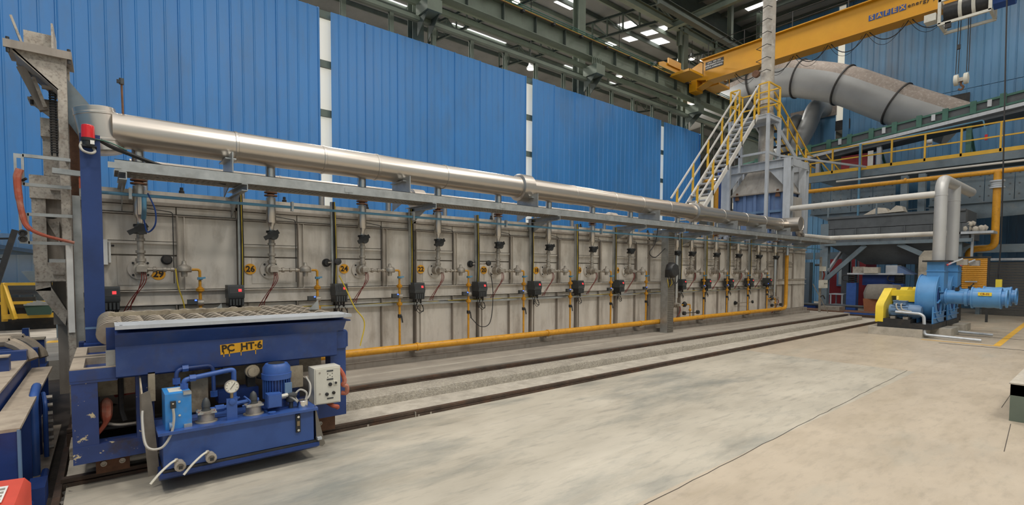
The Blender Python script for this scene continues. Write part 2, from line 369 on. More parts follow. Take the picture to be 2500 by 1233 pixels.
# --- upper girts, posts, brackets, crane runway along the back wall
for i in range(-6, 12):
    x = 8.27+i*1.452
    if x > -1: S(MB().section((x, 14.12, 8.0), (x, 14.12, 9.45), .13, .11, .012, 'I', (0, 1, 0)).build('post', 'green_steel'))
for (yy, z, hh, mm) in ((14.12, 9.38, .22, 'green_dark'), (13.75, 9.18, .11, 'green_steel'), (13.95, 9.75, .16, 'green_steel'), (13.9, 10.05, .12, 'green_steel')):
    S(MB().section((-6, yy, z), (32, yy, z), .12, hh, .014, 'C').build('girt', mm))
S(MB().cyl((-6, 13.86, 10.16), (32, 13.86, 10.16), .025, 8).build('conduit', 'rust'))
for x in (.3, 7.75, 15.15, 22.45):
    b = SE('bracket', (x, 13.6, 9.3))
    MB().box(x-.25, x+.25, 13.15, 13.85, 9.25, 9.62).build('corbel', 'green_steel', b)
    MB().prism([(x-.2, 13.85, 9.25), (x-.2, 13.2, 9.25), (x-.2, 13.85, 8.7)], (.02, 0, 0)).build('gusset', 'green_dark', b)
    MB().prism([(x+.18, 13.85, 9.25), (x+.18, 13.2, 9.25), (x+.18, 13.85, 8.7)], (.02, 0, 0)).build('gusset', 'green_dark', b)
    for k in range(6): MB().box(x-.3+k*.1, x-.28+k*.1, 13.3, 13.34, 9.62, 9.92).build('stiffener', 'green_steel', b)
rw = T('crane_runway', 'long grey green crane runway girder above the blue sheet wall', 'girder', (13, 13.5, 9.9))
g = MB().section((-6, 13.5, 10.2), (34, 13.5, 10.2), .34, .64, .025, 'I').build('girder', 'green_steel', rw)
for k in range(26): MB().box(-4+k*1.45, -3.98+k*1.45, 13.34, 13.5, 9.91, 10.49).build('stiffener', 'green_dark', g)
MB().box(-6, 34, 13.46, 13.54, 10.52, 10.6).build('crane_rail', 'rust', rw)
for k, (mm, dz) in enumerate((('cable_yellow', .0), ('conveyor_green', .05), ('rust', -.045), ('conveyor_green', .1))):
    MB().cyl((-6, 13.29-.02*k, 10.5+dz), (34, 13.29-.02*k, 10.5+dz), .017, 6).build('conductor_bar', mm, rw)
for k in range(26): MB().box(-3.3+k*1.45, -3.2+k*1.45, 13.2, 13.34, 10.38, 10.46).build('bar_holder', 'dark_steel', rw)
for x in (.3, 7.9, 15.45, 23.1, 30.6):
    S(MB().section((x, 14.6, 9.6), (x, 14.6, 14.9), .4, .34, .02, 'I', (0, 1, 0)).build('column', 'green_steel'))
    S(MB().section((x, 14.6, 0.0), (x, 14.6, 9.6), .4, .34, .02, 'I', (0, 1, 0)).build('column', 'green_dark'))
# --- roof of the next bay
def rz(y): return 14.75+.143*(y-14.6) if y < 27 else 14.75+.143*(12.4)-.143*(y-27)
roof = SE('ceiling', (20, 20, 15))
for (x0, x1) in ((-10, 5), (5, 20), (20, 35), (35, 50), (50, 66)):
    for (y0, y1) in ((14.4, 20.6), (20.6, 27), (27, 39.4)):
        MB().add([(x0, y0, rz(y0)), (x1, y0, rz(y0)), (x1, y1, rz(y1)), (x0, y1, rz(y1))], [(0, 1, 2, 3)]).build('roof_sheet', 'roof_sheet', roof)
for k in range(13):
    y = 15.2+k*1.55; MB().section((-10, y, rz(y)-.14), (60, y, rz(y)-.14), .09, .22, .015, 'C').build('purlin', 'green_steel' if k % 2 else 'green_dark', roof)
def sky(x0, x1, y0, y1): MB().add([(x0, y0, rz(y0)-.02), (x1, y0, rz(y0)-.02), (x1, y1, rz(y1)-.02), (x0, y1, rz(y1)-.02)], [(0, 3, 2, 1)]).build('skylight', 'skylight', roof)
for (a, b, c, d_) in ((24.2, 24.9, 21.2, 22.0), (24.2, 24.9, 19.9, 20.7), (24.2, 24.9, 18.6, 19.4), (24.1, 24.7, 17.2, 18.0), (24.0, 24.6, 16.0, 16.9), (25.4, 26.3, 17.5, 18.4),
                      (22.4, 23.4, 17.4, 18.4), (18.2, 19.4, 18.0, 19.0), (16.5, 20.6, 25.9, 26.2), (26, 27, 25.9, 26.2), (31, 32, 25.9, 26.2), (11, 13.5, 25.9, 26.2), (8.6, 9.6, 25.9, 26.2),
                      (36, 38, 20, 22), (40, 42, 20, 22), (36, 37, 16, 18), (9, 10.5, 20, 22), (4, 5.5, 20, 22), (-2, 0, 20, 22)):
    sky(a, b, c, d_)
def truss(x):
    t = SE('trim_truss', (x, 20, 14))
    z0 = lambda y: 13.56+.134*(y-14.6)
    a, b = 14.6, 27
    MB().section((x, a, z0(a)), (x, b, z0(b)), .12, .12, .014, 'I').build('bottom_chord', 'green_dark', t)
    MB().section((x, a, rz(a)-.3), (x, b, rz(b)-.3), .12, .12, .014, 'I').build('top_chord', 'green_dark', t)
    n = 12
    for k in range(n+1):
        y = a+(b-a)*k/n; MB().beam((x, y, z0(y)), (x, y, rz(y)-.3), .07, .07).build('web', 'green_steel', t)
        if k < n:
            y2 = a+(b-a)*(k+1)/n; MB().beam((x, y, z0(y)), (x, y2, rz(y2)-.3), .06, .06).build('web', 'green_steel', t)
for x in (7.9, 15.45, 20.86, 28.3, 35.8, 43): truss(x)
# heavy beams over the column line and across
for (y, z) in ((14.5, 13.75), (12.6, 12.8)):
    S(MB().section((18 if y < 13 else 14, y, z), (40, y, z), .26, .34, .02, 'I').build('ceiling_beam', 'green_steel' if y > 13 else 'green_dark'))
S(MB().section((22, 10.0, 13.7), (22, 14.8, 13.7), .24, .34, .02, 'I').build('ceiling_beam', 'green_steel'))
for (x, y) in ((22.6, 14.5), (26, 14.5), (30.5, 14.5), (24, 12.6), (27, 12.6)):
    S(MB().section((x, y, 12.9), (x, y, 15.2), .22, .2, .015, 'I', (0, 1, 0)).build('hanger_post', 'green_steel'))
for (p, q) in (((22.6, 14.5, 13.7), (26, 14.5, 15.1)), ((26, 14.5, 15.1), (30.5, 14.5, 13.7)), ((18.5, 14.5, 15.1), (22.6, 14.5, 13.7))):
    S(MB().beam(p, q, .1, .1).build('brace', 'green_steel'))
# roof of the working bay near its end wall
S(MB().add([(17, 14.4, 15.6), (31, 14.4, 15.6), (31, -10, 15.3), (17, -10, 15.3)], [(0, 1, 2, 3)]).build('ceiling', 'roof_sheet'))
for k in range(11): S(MB().section((18.2+k*1.15, 14.3, 15.45), (18.2+k*1.15, -6, 15.2), .08, .2, .015, 'C').build('purlin', 'green_dark'))
S(MB().add([(26.6, 13.2, 15.5), (27.0, 13.2, 15.5), (27.0, 10.0, 15.45), (26.6, 10.0, 15.45)], [(0, 3, 2, 1)]).build('skylight', 'skylight'))
# lamps hanging in the next bay
def high_bay(x, y, z, label):
    t = T('high_bay_lamp', label, 'lamp', (x, y, z), 'high bay lamps under the roof')
    MB().cyl((x, y, z+.28), (x, y, rz(y)-.03 if y > 14.4 else 15.57), .015, 6).build('drop_rod', 'dark_steel', t)
    MB().lathe((x, y, z), (0, 0, 1), [(0, .19), (.02, .2), (.16, .1), (.3, .07)], 18).build('shade', 'galvanised', t)
    MB().lathe((x, y, z-.02), (0, 0, 1), [(0, .02), (.005, .16), (.018, .16)], 18).build('lens', 'lamp_glow', t)
for (x, y, z, lb) in ((13.4, 17, 12.8, 'glowing high bay lamp above the runway girder, leftmost of two'), (13.95, 16.9, 13.1, 'glowing high bay lamp above the runway girder, right of two'),
        (14.9, 17, 10.55, 'small glowing lamp seen above the middle blue wall panel'), (21.0, 17, 11.7, 'small glowing lamp right under the runway girder'),
        (28.5, 17, 10.5, 'small glowing lamp above the end of the blue wall'), (24.6, 15.7, 13.1, 'glowing lamp beyond the yellow crane girder, leftmost of its cluster'),
        (25.4, 15.5, 13.3, 'glowing lamp beyond the yellow crane girder, second of its cluster'), (26.2, 15.3, 13.4, 'glowing lamp beyond the yellow crane girder, rightmost of its cluster'),
        (27.2, 12.2, 14.0, 'round glowing lamp just right of the tall chimney top')):
    high_bay(x, y, z, lb)
for k in range(4):
    x = 31.0+k*.9; high_bay(x, 17.2-.25*k, 7.6+.1*k, 'low glowing lamp behind the stair, number %s counting rightwards' % ('one', 'two', 'three', 'four')[k])
# --- far walls of the hall
we = SE('wall_end', (30, 5, 0))
n = 0; y = -8.0
while y < 13.4:
    y2 = min(y+1.02, 13.42)
    for (a, b) in ((-0.0, 4.6), (4.62, 9.8 if y < 7.2 else 15.5), (9.78, 15.3 if y < 7.2 else 0)):
        if b > a and not (9.3 < y < 9.9 and b > 12): sheet(y, y2, 30+.003*(n % 2), a, b, rib=.255, ax='y').build('blue_sheet', 'end_sheet', we)
    y = y2; n += 1
MB().box(30.02, 30.05, 9.2, 10.3, 9.5, 15.4).build('daylight_panel', 'daylight_panel', we)
MB().box(29.9, 30.0, 9.24, 9.52, 4.6, 15.4).build('cover_strip', 'end_sheet', we); MB().box(29.9, 30.0, 9.86, 10.42, 4.6, 15.4).build('cover_strip', 'end_sheet', we)
S(MB().box(-10, 64, 38.8, 39.0, 0, 16).build('wall_far', 'roof_sheet'))
S(MB().box(62, 62.2, -8, 40, 0, 20).build('wall_side', 'roof_sheet'))
for k in range(5): S(MB().box(61.9, 61.98, 15+k*4.6, 18.4+k*4.6, 9.5, 11.5).build('window_%d' % (k+1), 'daylight_panel'))
S(MB().box(30.02, 30.3, 13.4, 14.8, 0, 15.6).build('column', 'green_dark'))
S(MB().box(-10, 31, -10.2, -10, 0, 15.3).build('wall_front', 'pale_sheet'))
S(MB().box(-10.2, -10, -10, 40, 0, 15.6).build('wall_left', 'end_sheet'))
S(MB().box(-10, 31.2, 14.38, 14.44, 14.6, 15.7).build('trim_valley_fascia', 'green_dark'))
# ------------------------------------------------------------------ roller hearth furnace
YF = 6.85
BX = [.31, 1.62, 2.79, 4.0, 5.17, 6.34, 7.53, 8.73, 11.13, 12.29, 13.46, 14.66]
fu = T('furnace', 'long pale grey panelled roller hearth furnace with rows of burners', 'furnace', (9.1, 8, .23))
MB().box(-.18, 18.4, 6.87, 9.3, .36, 2.36).build('casing', 'furnace_edge', fu)
MB().box(-.2, 18.42, 6.66, 9.4, .23, .30).build('base_channel', 'furnace_edge', fu)
MB().section((-.2, 6.8, .33), (18.42, 6.8, .33), .10, .15, .014, 'C').build('base_channel', 'furnace_edge', fu)
MB().box(-.18, 18.4, 6.8, 9.3, 2.30, 2.335).build('roof_plate', 'furnace_edge', fu)
MB().box(-.18, 18.4, 6.835, 6.87, 2.335, 2.46).build('roof_edge', 'furnace', fu)
MB().box(-.18, 18.4, 6.80, 6.85, 2.19, 2.205).build('top_flat', 'furnace_edge', fu)
MB().section((-.18, 6.82, 1.275), (18.4, 6.82, 1.275), .06, .165, .010, 'D').build('belt_channel', 'furnace', fu)
rnd = random.Random(3)
def panel(x0, x1, z0, z1, t=.012):
    g_ = .006
    MB().box(x0+g_, x1-g_, YF-t-rnd.uniform(0, .003), 6.87, z0+g_, z1-g_).build('panel', 'furnace', fu)
def stiff(x, z0, z1, dpt=.06, wd=.012): MB().box(x-wd/2, x+wd/2, YF-dpt, 6.87, z0, z1).build('stiffener', 'furnace_edge', fu)
def chan(x, z0, z1, wd=.09, mt='furnace'): MB().section((x, 6.83, z0), (x, 6.83, z1), .055, wd, .008, 'C', (1, 0, 0)).build('channel', mt, fu)
edges = [-.18]
for i, x in enumerate(BX+[15.84, 17.0]): edges.append(x-.36)
edges.append(18.4)
allb = BX[:8]+[9.9]+BX[8:]+[15.84, 17.0]
panel(-.18, -.05, .4, 2.19)
for x in allb:
    nb = [b for b in allb if b > x+.1]; xe = (nb[0]-.36) if nb else 18.4
    x0 = x-.345; xm = min(x+.34, xe-.1)
    panel(x0, xm, 1.90, 2.19); panel(x0, xm, 1.75, 1.885) if x < 9 or x > 10.5 else panel(x0, xm, 1.36, 1.89)
    if x < 9 or x > 10.5: panel(x0, xm, 1.36, 1.745)
    panel(xm, xe, 1.36, 2.19); panel(x0, xm, 2.21, 2.30); panel(xm, xe, 2.21, 2.30)
    panel(x0, xm, .41, 1.185); panel(xm, xe, .41, 1.185)
    MB().box(x0+.03, xm, YF-.035, YF, 1.872, 1.898).build('cross_bar', 'furnace', fu)
    if x < 15: MB().box(x-.2, x+.26, YF-.02, YF-.012, 1.42, 1.735).build('burner_plate', 'furnace', fu)
    stiff(x0+.015, 1.36, 2.2, .07); stiff(xm, 1.36, 2.2, .07); chan(xm+.04, 1.36, 2.19, .07)
    stiff(x0+.01, .4, 1.185, .07); stiff(x0+.10, .4, 1.185, .03); stiff(xm-.02, .4, 1.185, .07)
    MB().box(x0-.03, x0+.015, YF-.05, YF, 2.2, 2.46).build('roof_bracket', 'furnace_edge', fu)
# roof hatch frames and vent heads on the furnace top
for k in range(11):
    x = 1.1+k*1.5; MB().prism([(x, 8.0, 2.33), (x+.5, 8.0, 2.33), (x+.42, 8.0, 2.47), (x+.08, 8.0, 2.47)], (0, .3, 0)).build('roof_lug', 'furnace', fu)
# painted numbers
NUM = [(29, .47, 1.54), (26, 1.40, 1.60), (24, 2.575, 1.61), (22, 3.765, 1.61), (20, 4.96, 1.60), (18, 6.15, 1.60), (16, 7.29, 1.61), (14, 8.47, 1.61)]
for (n_, x, z) in NUM:
    MB().cyl((x, YF-.026, z), (x, YF-.02, z), .066, 24).build('number_disc', 'number_orange', fu)
    text(str(n_), .10, (x, YF-.029, z-.002), (1, 0, 0), (0, 0, 1), 'ink', 'number', fu, .001, .003)
# ---- burners
def burner(x, z=1.595, low=False, lb='', grp=True):
    t = T('burner', lb, 'burner', (x, YF, z), 'gas burners along the furnace wall' if grp else None)
    a = MB().cyl((x, YF-.05, z), (x, YF-.015, z), .115, 26)
    a.build('flange', 'furnace', t)
    for k in range(4):
        an = math.pi/4+k*math.pi/2; MB().cyl((x+.092*math.cos(an), YF-.062, z+.092*math.sin(an)), (x+.092*math.cos(an), YF-.05, z+.092*math.sin(an)), .012, 6).build('bolt', 'dark_steel', t)
    MB().lathe((x, YF-.05, z), (0, -1, 0), [(0, .062), (.09, .06), (.095, .07), (.12, .07), (.122, .05), (.18, .048), (.185, .03), (.2, .028)], 18).build('body', 'cast', t)
    yb = YF-.14
    zt = 2.02
    if not low:
        MB().lathe((x, yb, z+.03), (0, 0, 1), [(0, .04), (.05, .04), (.052, .048), (.085, .048), (.087, .033), (.14, .033), (.142, .045), (.17, .045), (.172, .03), (.27, .03), (.272, .044), (.30, .044), (.302, .034), (zt-z-.05, .034)], 14).build('air_nipple', 'cast', t)
    else:
        MB().lathe((x, yb, z+.04), (0, 0, 1), [(0, .045), (.12, .045), (.125, .058), (.15, .058), (.152, .056), (zt-z-.06, .056)], 16).build('air_pipe', 'stainless', t)
    vb = MB().lathe((x, yb, zt-.05), (0, 0, 1), [(0, .036), (.003, .06), (.03, .064), (.035, .046), (.075, .046), (.08, .062), (.105, .06), (.107, .03)], 14).build('butterfly_valve', 'black_plastic', t)
    MB().lathe((x-.01, yb-.03, zt+.0), (.35, -1, 0), [(0, .05), (.05, .062), (.065, .058), (.07, .015)], 14).build('valve_disc', 'dark_grey', vb)
    MB().beam((x+.06, yb-.10, zt+.045), (x-.105, yb-.115, zt-.05), .014, .05).build('valve_lever', 'black_plastic', vb)
    MB().lathe((x, yb, zt+.052), (0, 0, 1), [(0, .028), (.06, .03), (.10, .054), (.104, .056), (.41, .056), (.412, .034), (.45, .034)], 20).build('air_pipe', 'stainless', t)
    MB().lathe((x, yb, 2.50), (0, 0, 1), [(0, .035), (.0, .075), (.015, .075), (.02, .04), (.035, .04), (.036, .075), (.05, .075), (.052, .03)], 16).build('pipe_flange', 'rust', t)
    MB().lathe((x, yb, 2.55), (0, 0, 1), [(0, .056), (.33, .056)], 16).build('riser', 'stainless', t)
    # red ignition leads
    for k in range(3):
        MB().tube(curve([(x+.0+.015*k, YF-.24, z-.02), (x-.01+.02*k, YF-.26, z-.14), (x-.07-.03*k+.05*(k == 2), YF-.2, z-.33), (x-.14-.02*k+.08*(k == 2), YF-.14, z-.46)], 7), .0045, 5).build('ignition_lead', 'red_lead', t)
    MB().box(x-.045, x+.045, YF-.27, YF-.22, z-.03, z+.03).build('electrode_block', 'cast', t)
    return t
NW = {29:'twenty-nine',26:'twenty-six',24:'twenty-four',22:'twenty-two',20:'twenty',18:'eighteen',16:'sixteen',14:'fourteen'}
LBL = ['burner beside painted number twenty-nine nearest the blue beacon column', 'burner next to painted number twenty-six', 'burner next to painted number twenty-four', 'burner next to painted number twenty-two', 'burner next to painted number twenty',
       'burner next to painted number eighteen', 'burner next to painted number sixteen', 'burner next to painted number fourteen before the perforated column', 'first burner past the perforated column',
       'second burner past the perforated column', 'third burner past the perforated column', 'fourth burner past the perforated column, before the yellow riser']
b0 = burner(BX[0], lb=LBL[0])
for x, lb in zip(BX[1:], LBL[1:]): dup(b0, (x, YF, 1.595), lb)
l0 = burner(10.5, .80, True, 'low burner on a long stainless pipe right beside the perforated column', False)
dup(l0, (15.78, YF, .80), 'low burner on a long stainless pipe near the yellow riser')
# ---- gas feed lines
def gas(x, z=1.595, lb=''):
    t = T('gas_feed_line', lb, 'pipe', (x, 6.62, .46), 'yellow gas feed lines to the burners')
    yg = 6.66; xe = x+.535
    m = MB().lathe((x+.05, yg, z-.005), (1, 0, 0), [(0, .02), (.05, .02), (.052, .03), (.08, .03), (.082, .018), (.14, .018), (.142, .027), (.17, .027), (.172, .015), (.21, .015), (.212, .024), (.24, .024), (.242, .012), (.27, .012)], 12)
    m.build('gas_nipple', 'cast', t)
    MB().cyl((x+.27, yg, z-.005), (x+.33, yg, z-.005), .012, 10).build('gas_tube', 'gas_yellow', t)
    rg = MB().lathe((x+.385, yg, z-.085), (0, 0, 1), [(0, .028), (.02, .032), (.06, .032), (.062, .07), (.10, .072), (.12, .06), (.135, .03), (.15, .022), (.175, .02), (.18, .008)], 16).build('regulator', 'cast', t)
    MB().cyl((x+.32, yg, z-.005), (x+.455, yg, z-.005), .03, 12).build('regulator_port', 'cast', rg)
    MB().tube(fillet([(x+.45, yg, z-.005), (xe, yg, z-.005), (xe, yg, 1.3)], .03), .015, 10).build('gas_tube', 'gas_yellow', t)
    MB().cyl((xe, yg, .47), (xe, yg, 1.3), .017, 10).build('gas_tube', 'gas_yellow', t)
    MB().box(xe-.024, xe+.024, yg-.03, yg+.02, 1.475, 1.505).build('ball_valve', 'pipe_blue', t)
    MB().beam((xe-.01, yg-.035, 1.49), (xe+.05, yg-.04, 1.50), .012, .02).build('valve_handle', 'pipe_blue', t)
    for zz in (1.36, 1.10):
        u = MB().lathe((xe, yg, zz-.03), (0, 0, 1), [(0, .018), (.005, .028), (.015, .028), (.017, .042), (.03, .042), (.032, .036), (.036, .042), (.048, .042), (.05, .026), (.062, .026), (.064, .018)], 14)
        u.build('union_flange', 'gas_yellow', t)
    s_ = MB().cyl((xe-.03, yg-.01, 1.215), (xe+.03, yg-.01, 1.215), .036, 12).build('solenoid_valve', 'cast', t)
    MB().box(xe-.13, xe-.03, yg-.05, yg, 1.20, 1.255).build('solenoid_coil', 'dark_grey', s_)
    MB().box(xe-.06, xe-.04, yg-.055, yg-.045, 1.238, 1.252).build('indicator', 'led_blue', s_)
    MB().box(xe-.02, xe+.02, yg-.025, yg+.02, .90, .95).build('stop_cock', 'dark_steel', t)
    MB().beam((xe+.015, yg-.03, .93), (xe+.03, yg-.035, .83), .008, .02).build('cock_lever', 'dark_steel', t)
    MB().tube(fillet([(x+.30, yg+.1, z-.16), (x+.30, yg+.1, 2.23), (x+.02, yg+.08, 2.26)], .03), .005, 5).build('impulse_tube', 'dark_steel', t)
    return t
GL = ['yellow gas line feeding the burner numbered %s' % NW[n_] for n_ in (29, 26, 24, 22, 20, 18, 16, 14)]+['yellow gas line feeding the %s burner past the perforated column' % s for s in ('first', 'second', 'third', 'fourth')]
g0 = gas(BX[0], lb=GL[0])
for x, lb in zip(BX[1:], GL[1:]): dup(g0, (x, 6.62, .46), lb)
for (x, lb) in ((10.5, 'short gas line of the low burner beside the perforated column'), (15.2, 'thin yellow gas line beside the last low burner')):
    t = T('gas_feed_line', lb, 'pipe', (x, 6.62, .46))
    MB().tube(fillet([(x+.06, 6.66, .79), (x+.55, 6.66, .79), (x+.55, 6.66, .47)], .03), .014, 8).build('gas_tube', 'gas_yellow', t)
    MB().lathe((x+.55, 6.66, .63), (0, 0, 1), [(0, .018), (.01, .036), (.03, .036), (.05, .03), (.06, .018)], 12).build('union_flange', 'gas_yellow', t)
    MB().lathe((x+.3, 6.66, .74), (0, 0, 1), [(0, .03), (.05, .06), (.08, .06), (.13, .02)], 12).build('regulator', 'dark_steel', t)
    MB().cyl((x+.2, 6.6, .60), (x+.8, 6.6, .585), .01, 6).build('stem', 'dark_steel', t)
    for k in (.2, .8): MB().cyl((x+k, 6.57, .595), (x+k, 6.63, .595), .045, 12).build('hand_wheel', 'dark_steel', t)
mg = T('gas_main', 'thick yellow gas main pipe running low along the furnace', 'pipe', (8, 6.58, .46))
MB().tube(fillet([(-.1, 6.58, .465), (16.3, 6.58, .465), (16.3, 6.58, 2.1)], .16, 8), .052, 16).build('pipe_run', 'gas_yellow', mg)
for x in (1.2, 3.55, 6.2, 8.95, 11.5, 13.9, 15.9):
    MB().lathe((x, 6.58, .465), (1, 0, 0), [(0, .054), (.0, .062), (.03, .062), (.03, .054)], 16).build('weld_collar', 'gas_yellow', mg)
    MB().box(x-.03, x+.09, 6.56, 6.8, .38, .41).build('support', 'furnace_edge', mg)
MB().cyl((16.3, 6.58, 2.1), (16.3, 6.58, 2.62), .058, 16).build('riser_sleeve', 'stainless', mg)
# ---- burner control boxes
CB = [.04, 1.2, 2.45, 3.62, 4.77, 5.98, 7.1, 8.33, 10.16, 10.67, 11.8, 12.96, 14.1, 15.23]
def cbox(x, lb):
    z = 1.285; y = 6.62
    t = T('control_box', lb, 'control box', (x, y, z), 'black burner control boxes')
    MB().prism([(x-.085, y+.16, z-.03), (x-.085, y-.03, z-.03), (x-.085, y-.045, z+.02), (x-.085, y-.015, z+.125), (x-.085, y+.16, z+.125)], (.17, 0, 0)).build('housing', 'dark_grey', t)
    MB().prism([(x-.08, y+.15, z-.12), (x-.08, y-.02, z-.12), (x-.08, y-.035, z-.032), (x-.08, y+.15, z-.032)], (.16, 0, 0)).build('terminal_base', 'black_plastic', t)
    f = MB().prism([(x-.072, y-.047, z+.028), (x-.072, y-.024, z+.108), (x-.072, y-.020, z+.108), (x-.072, y-.043, z+.028)], (.144, 0, 0)).build('front_plate', 'black_plastic', t)
    MB().prism([(x+.02, y-.045, z+.048), (x+.02, y-.035, z+.08), (x+.02, y-.031, z+.08), (x+.02, y-.041, z+.048)], (.034, 0, 0)).build('display', 'led_red', f)
    for k in range(5): MB().box(x-.07+k*.032, x-.052+k*.032, y-.037, y-.03, z-.11, z-.04).build('rib', 'dark_grey', t)
    for k in range(4):
        xg = x-.055+k*.037; MB().cyl((xg, y+.05, z-.15), (xg, y+.05, z-.12), .013, 8).build('cable_gland', 'black_plastic', t)
    MB().tube(curve([(x-.055, y+.05, z-.15), (x-.06, y+.03, z-.22), (x-.01, y+.08, z-.3), (x+.05, y+.1, z-.22)], 7), .006, 5).build('cable', 'cable_black', t)
    MB().tube(curve([(x-.018, y+.05, z-.15), (x+.0, y+.02, z-.27), (x+.10, y+.05, z-.31), (x+.12, y+.1, z-.22)], 7), .006, 5).build('cable', 'cable_black', t)
    MB().tube(curve([(x+.02, y+.05, z-.15), (x-.05, y+.02, z-.24), (x+.02, y+.02, z-.33), (x+.11, y+.06, z-.28), (x+.09, y+.1, z-.2)], 7), .005, 5).build('cable', 'cable_black', t)
    MB().lathe((x+.056, y+.05, z-.19), (0, 0, 1), [(0, .008), (.01, .016), (.05, .016), (.07, .02)], 8).build('plug', 'black_plastic', t)
    return t
CL = ['black control box half hidden behind the blue beacon column']+['black control box with red display below painted number %s' % NW[n_] for n_ in (26, 24, 22, 20, 18, 16, 14)]+\
     ['first black control box past the perforated column', 'second black control box past the perforated column', 'third black control box past the perforated column', 'fourth black control box past the perforated column', 'fifth black control box past the perforated column', 'last black control box before the yellow riser']
c0 = cbox(CB[0], CL[0])
for x, lb in zip(CB[1:], CL[1:]): dup(c0, (x, 6.62, 1.285), lb)
# ---- conduits beside each box
KL = ['%s vertical galvanised conduit on the furnace counting from the beacon column' % s for s in ('first', 'second', 'third', 'fourth', 'fifth', 'sixth', 'seventh', 'eighth', 'ninth', 'tenth', 'eleventh')]
for i, x in enumerate((1.28, 2.39, 3.55, 4.74, 5.94, 7.10, 8.25, 10.68, 11.85, 13.0, 14.2)):
    t = T('cable_conduit', KL[i], 'conduit', (x, 6.75, 1.4), 'vertical conduits with cables')
    MB().section((x, 6.74, 1.38), (x, 6.74, 2.5), .05, .05, .006, 'C', (0, 1, 0)).build('channel', 'galvanised', t)
    for k in range(3): MB().tube(curve([(x+.02-.012*k, 6.70, 1.38), (x+.024-.012*k+.006*(i % 2), 6.695, 1.8), (x+.018-.012*k, 6.70, 2.5)], 4), .006, 5).build('cable', ('cable_black', 'cable_yellow', 'cable_black')[(k+i) % 3], t)
# ---- perforated cable duct along the wall under the boxes
ct = T('cable_channel', 'thin perforated cable channel with loose cables under the control boxes', 'cable channel', (8, 6.78, 1.08))
MB().box(.1, 16, 6.76, 6.84, 1.075, 1.085).build('tray', 'galvanised', ct); MB().box(.1, 16, 6.755, 6.76, 1.075, 1.11).build('lip', 'galvanised', ct)
for k in range(5):
    pts = [(.15+j*.4, 6.775+rnd.uniform(-.02, .03), 1.10+rnd.uniform(-.004, .02)) for j in range(40)]
    MB().tube(pts, .006, 5).build('cable', ('cable_black', 'cable_yellow', 'cable_black', 'cable_yellow', 'cable_black')[k], ct)
# ---- sight port wheels and hoses
def port(x, z, lb, two=None):
    t = T('sight_port', lb, 'sight port', (x, YF, z))
    MB().lathe((x, YF-.02, z), (0, -1, 0), [(0, .055), (.02, .055), (.022, .03), (.05, .03), (.052, .04), (.06, .04), (.062, .015)], 18).build('port_flange', 'dark_steel', t)
    for k in range(6):
        an = k*math.pi/3; MB().cyl((x+.044*math.cos(an), YF-.05, z+.044*math.sin(an)), (x+.044*math.cos(an), YF-.04, z+.044*math.sin(an)), .007, 6).build('bolt', 'dark_steel', t)
    if two:
        MB().cyl((x, YF-.1, z), (x+two, YF-.14, z+.01), .011, 8).build('stem', 'cast', t)
        MB().lathe((x+two, YF-.16, z+.01), (0, -1, .2), [(0, .02), (.01, .045), (.04, .045), (.05, .02)], 14).build('knob', 'dark_steel', t)
    return t
port(.55, 1.70, 'rusty round sight port beside painted number twenty-nine'); port(2.33, 1.69, 'rusty round sight port left of painted number twenty-four', .10)
port(4.68, 1.70, 'round sight port with a stem left of painted number twenty', .26); port(13.6, .72, 'low sight port with a long stem beyond the perforated column', .7)
def cable(pts, r, mt, lb, name='hanging_cable', n=8): return tag(MB().tube(curve(pts, n), r, 6).build(name, mt, loc=pts[0]), lb, 'cable')
cable([(.61, 6.6, 1.6), (.63, 6.58, 1.4), (.68, 6.6, 1.2), (.70, 6.6, .95)], .007, 'cable_yellow', 'thin yellow cable hanging right of painted number twenty-nine')
cable([(2.42, 6.6, 1.52), (2.47, 6.5, 1.35), (2.55, 6.4, 1.1), (2.66, 6.35, .9), (2.58, 6.3, .6)], .008, 'cable_yellow', 'yellow cable dropping past the control box near number twenty-four')
cable([(4.95, 6.62, 1.56), (4.97, 6.58, 1.2), (4.93, 6.6, .75), (4.75, 6.62, .68), (4.56, 6.64, .84)], .007, 'cable_black', 'dark cable looping between control box and gas line near number twenty')
cable([(9.3, 6.4, 2.55), (9.2, 6.4, 2.2), (9.0, 6.4, 1.98), (9.25, 6.42, 1.9), (9.6, 6.42, 2.1)], .009, 'cable_black', 'black cable loop hanging beside the perforated column')
# ---- combustion air duct above the burners
DY, DZ, DR = 6.62, 3.02, .178
du = T('air_duct', 'large shiny aluminium clad air duct running along the furnace top', 'duct', (8, DY, DZ))
xs = [.10, 1.22, 2.22, 2.95, 4.05, 5.5, 6.85, 8.0, 8.9, 9.9, 11.0, 12.3, 13.5, 14.6, 15.7, 16.4]
for a, b in zip(xs, xs[1:]):
    s_ = MB().cyl((a, DY, DZ), (b, DY, DZ), DR-rnd.uniform(0, .004), 40).build('cladding', 'aluminium', du)
    MB().lathe((b-.02, DY, DZ), (1, 0, 0), [(0, DR), (.004, DR+.004), (.03, DR+.004), (.034, DR)], 40).build('seam_band', 'aluminium', du)
for x in (5.5, 10.95):
    MB().lathe((x, DY, DZ), (1, 0, 0), [(0, DR), (.02, DR+.05), (.25, DR+.05), (.27, DR)], 40).build('collar', 'aluminium', du)
el = MB().lathe((.03, DY, 2.77), (-.16, 0, 1), [(0, .155), (.01, .172), (.10, .172), (.105, .176), (.125, .176), (.13, .172), (.36, .172), (.365, .176), (.385, .176), (.39, .172), (.435, .172), (.44, .166)], 40).build('end_elbow', 'aluminium', du)
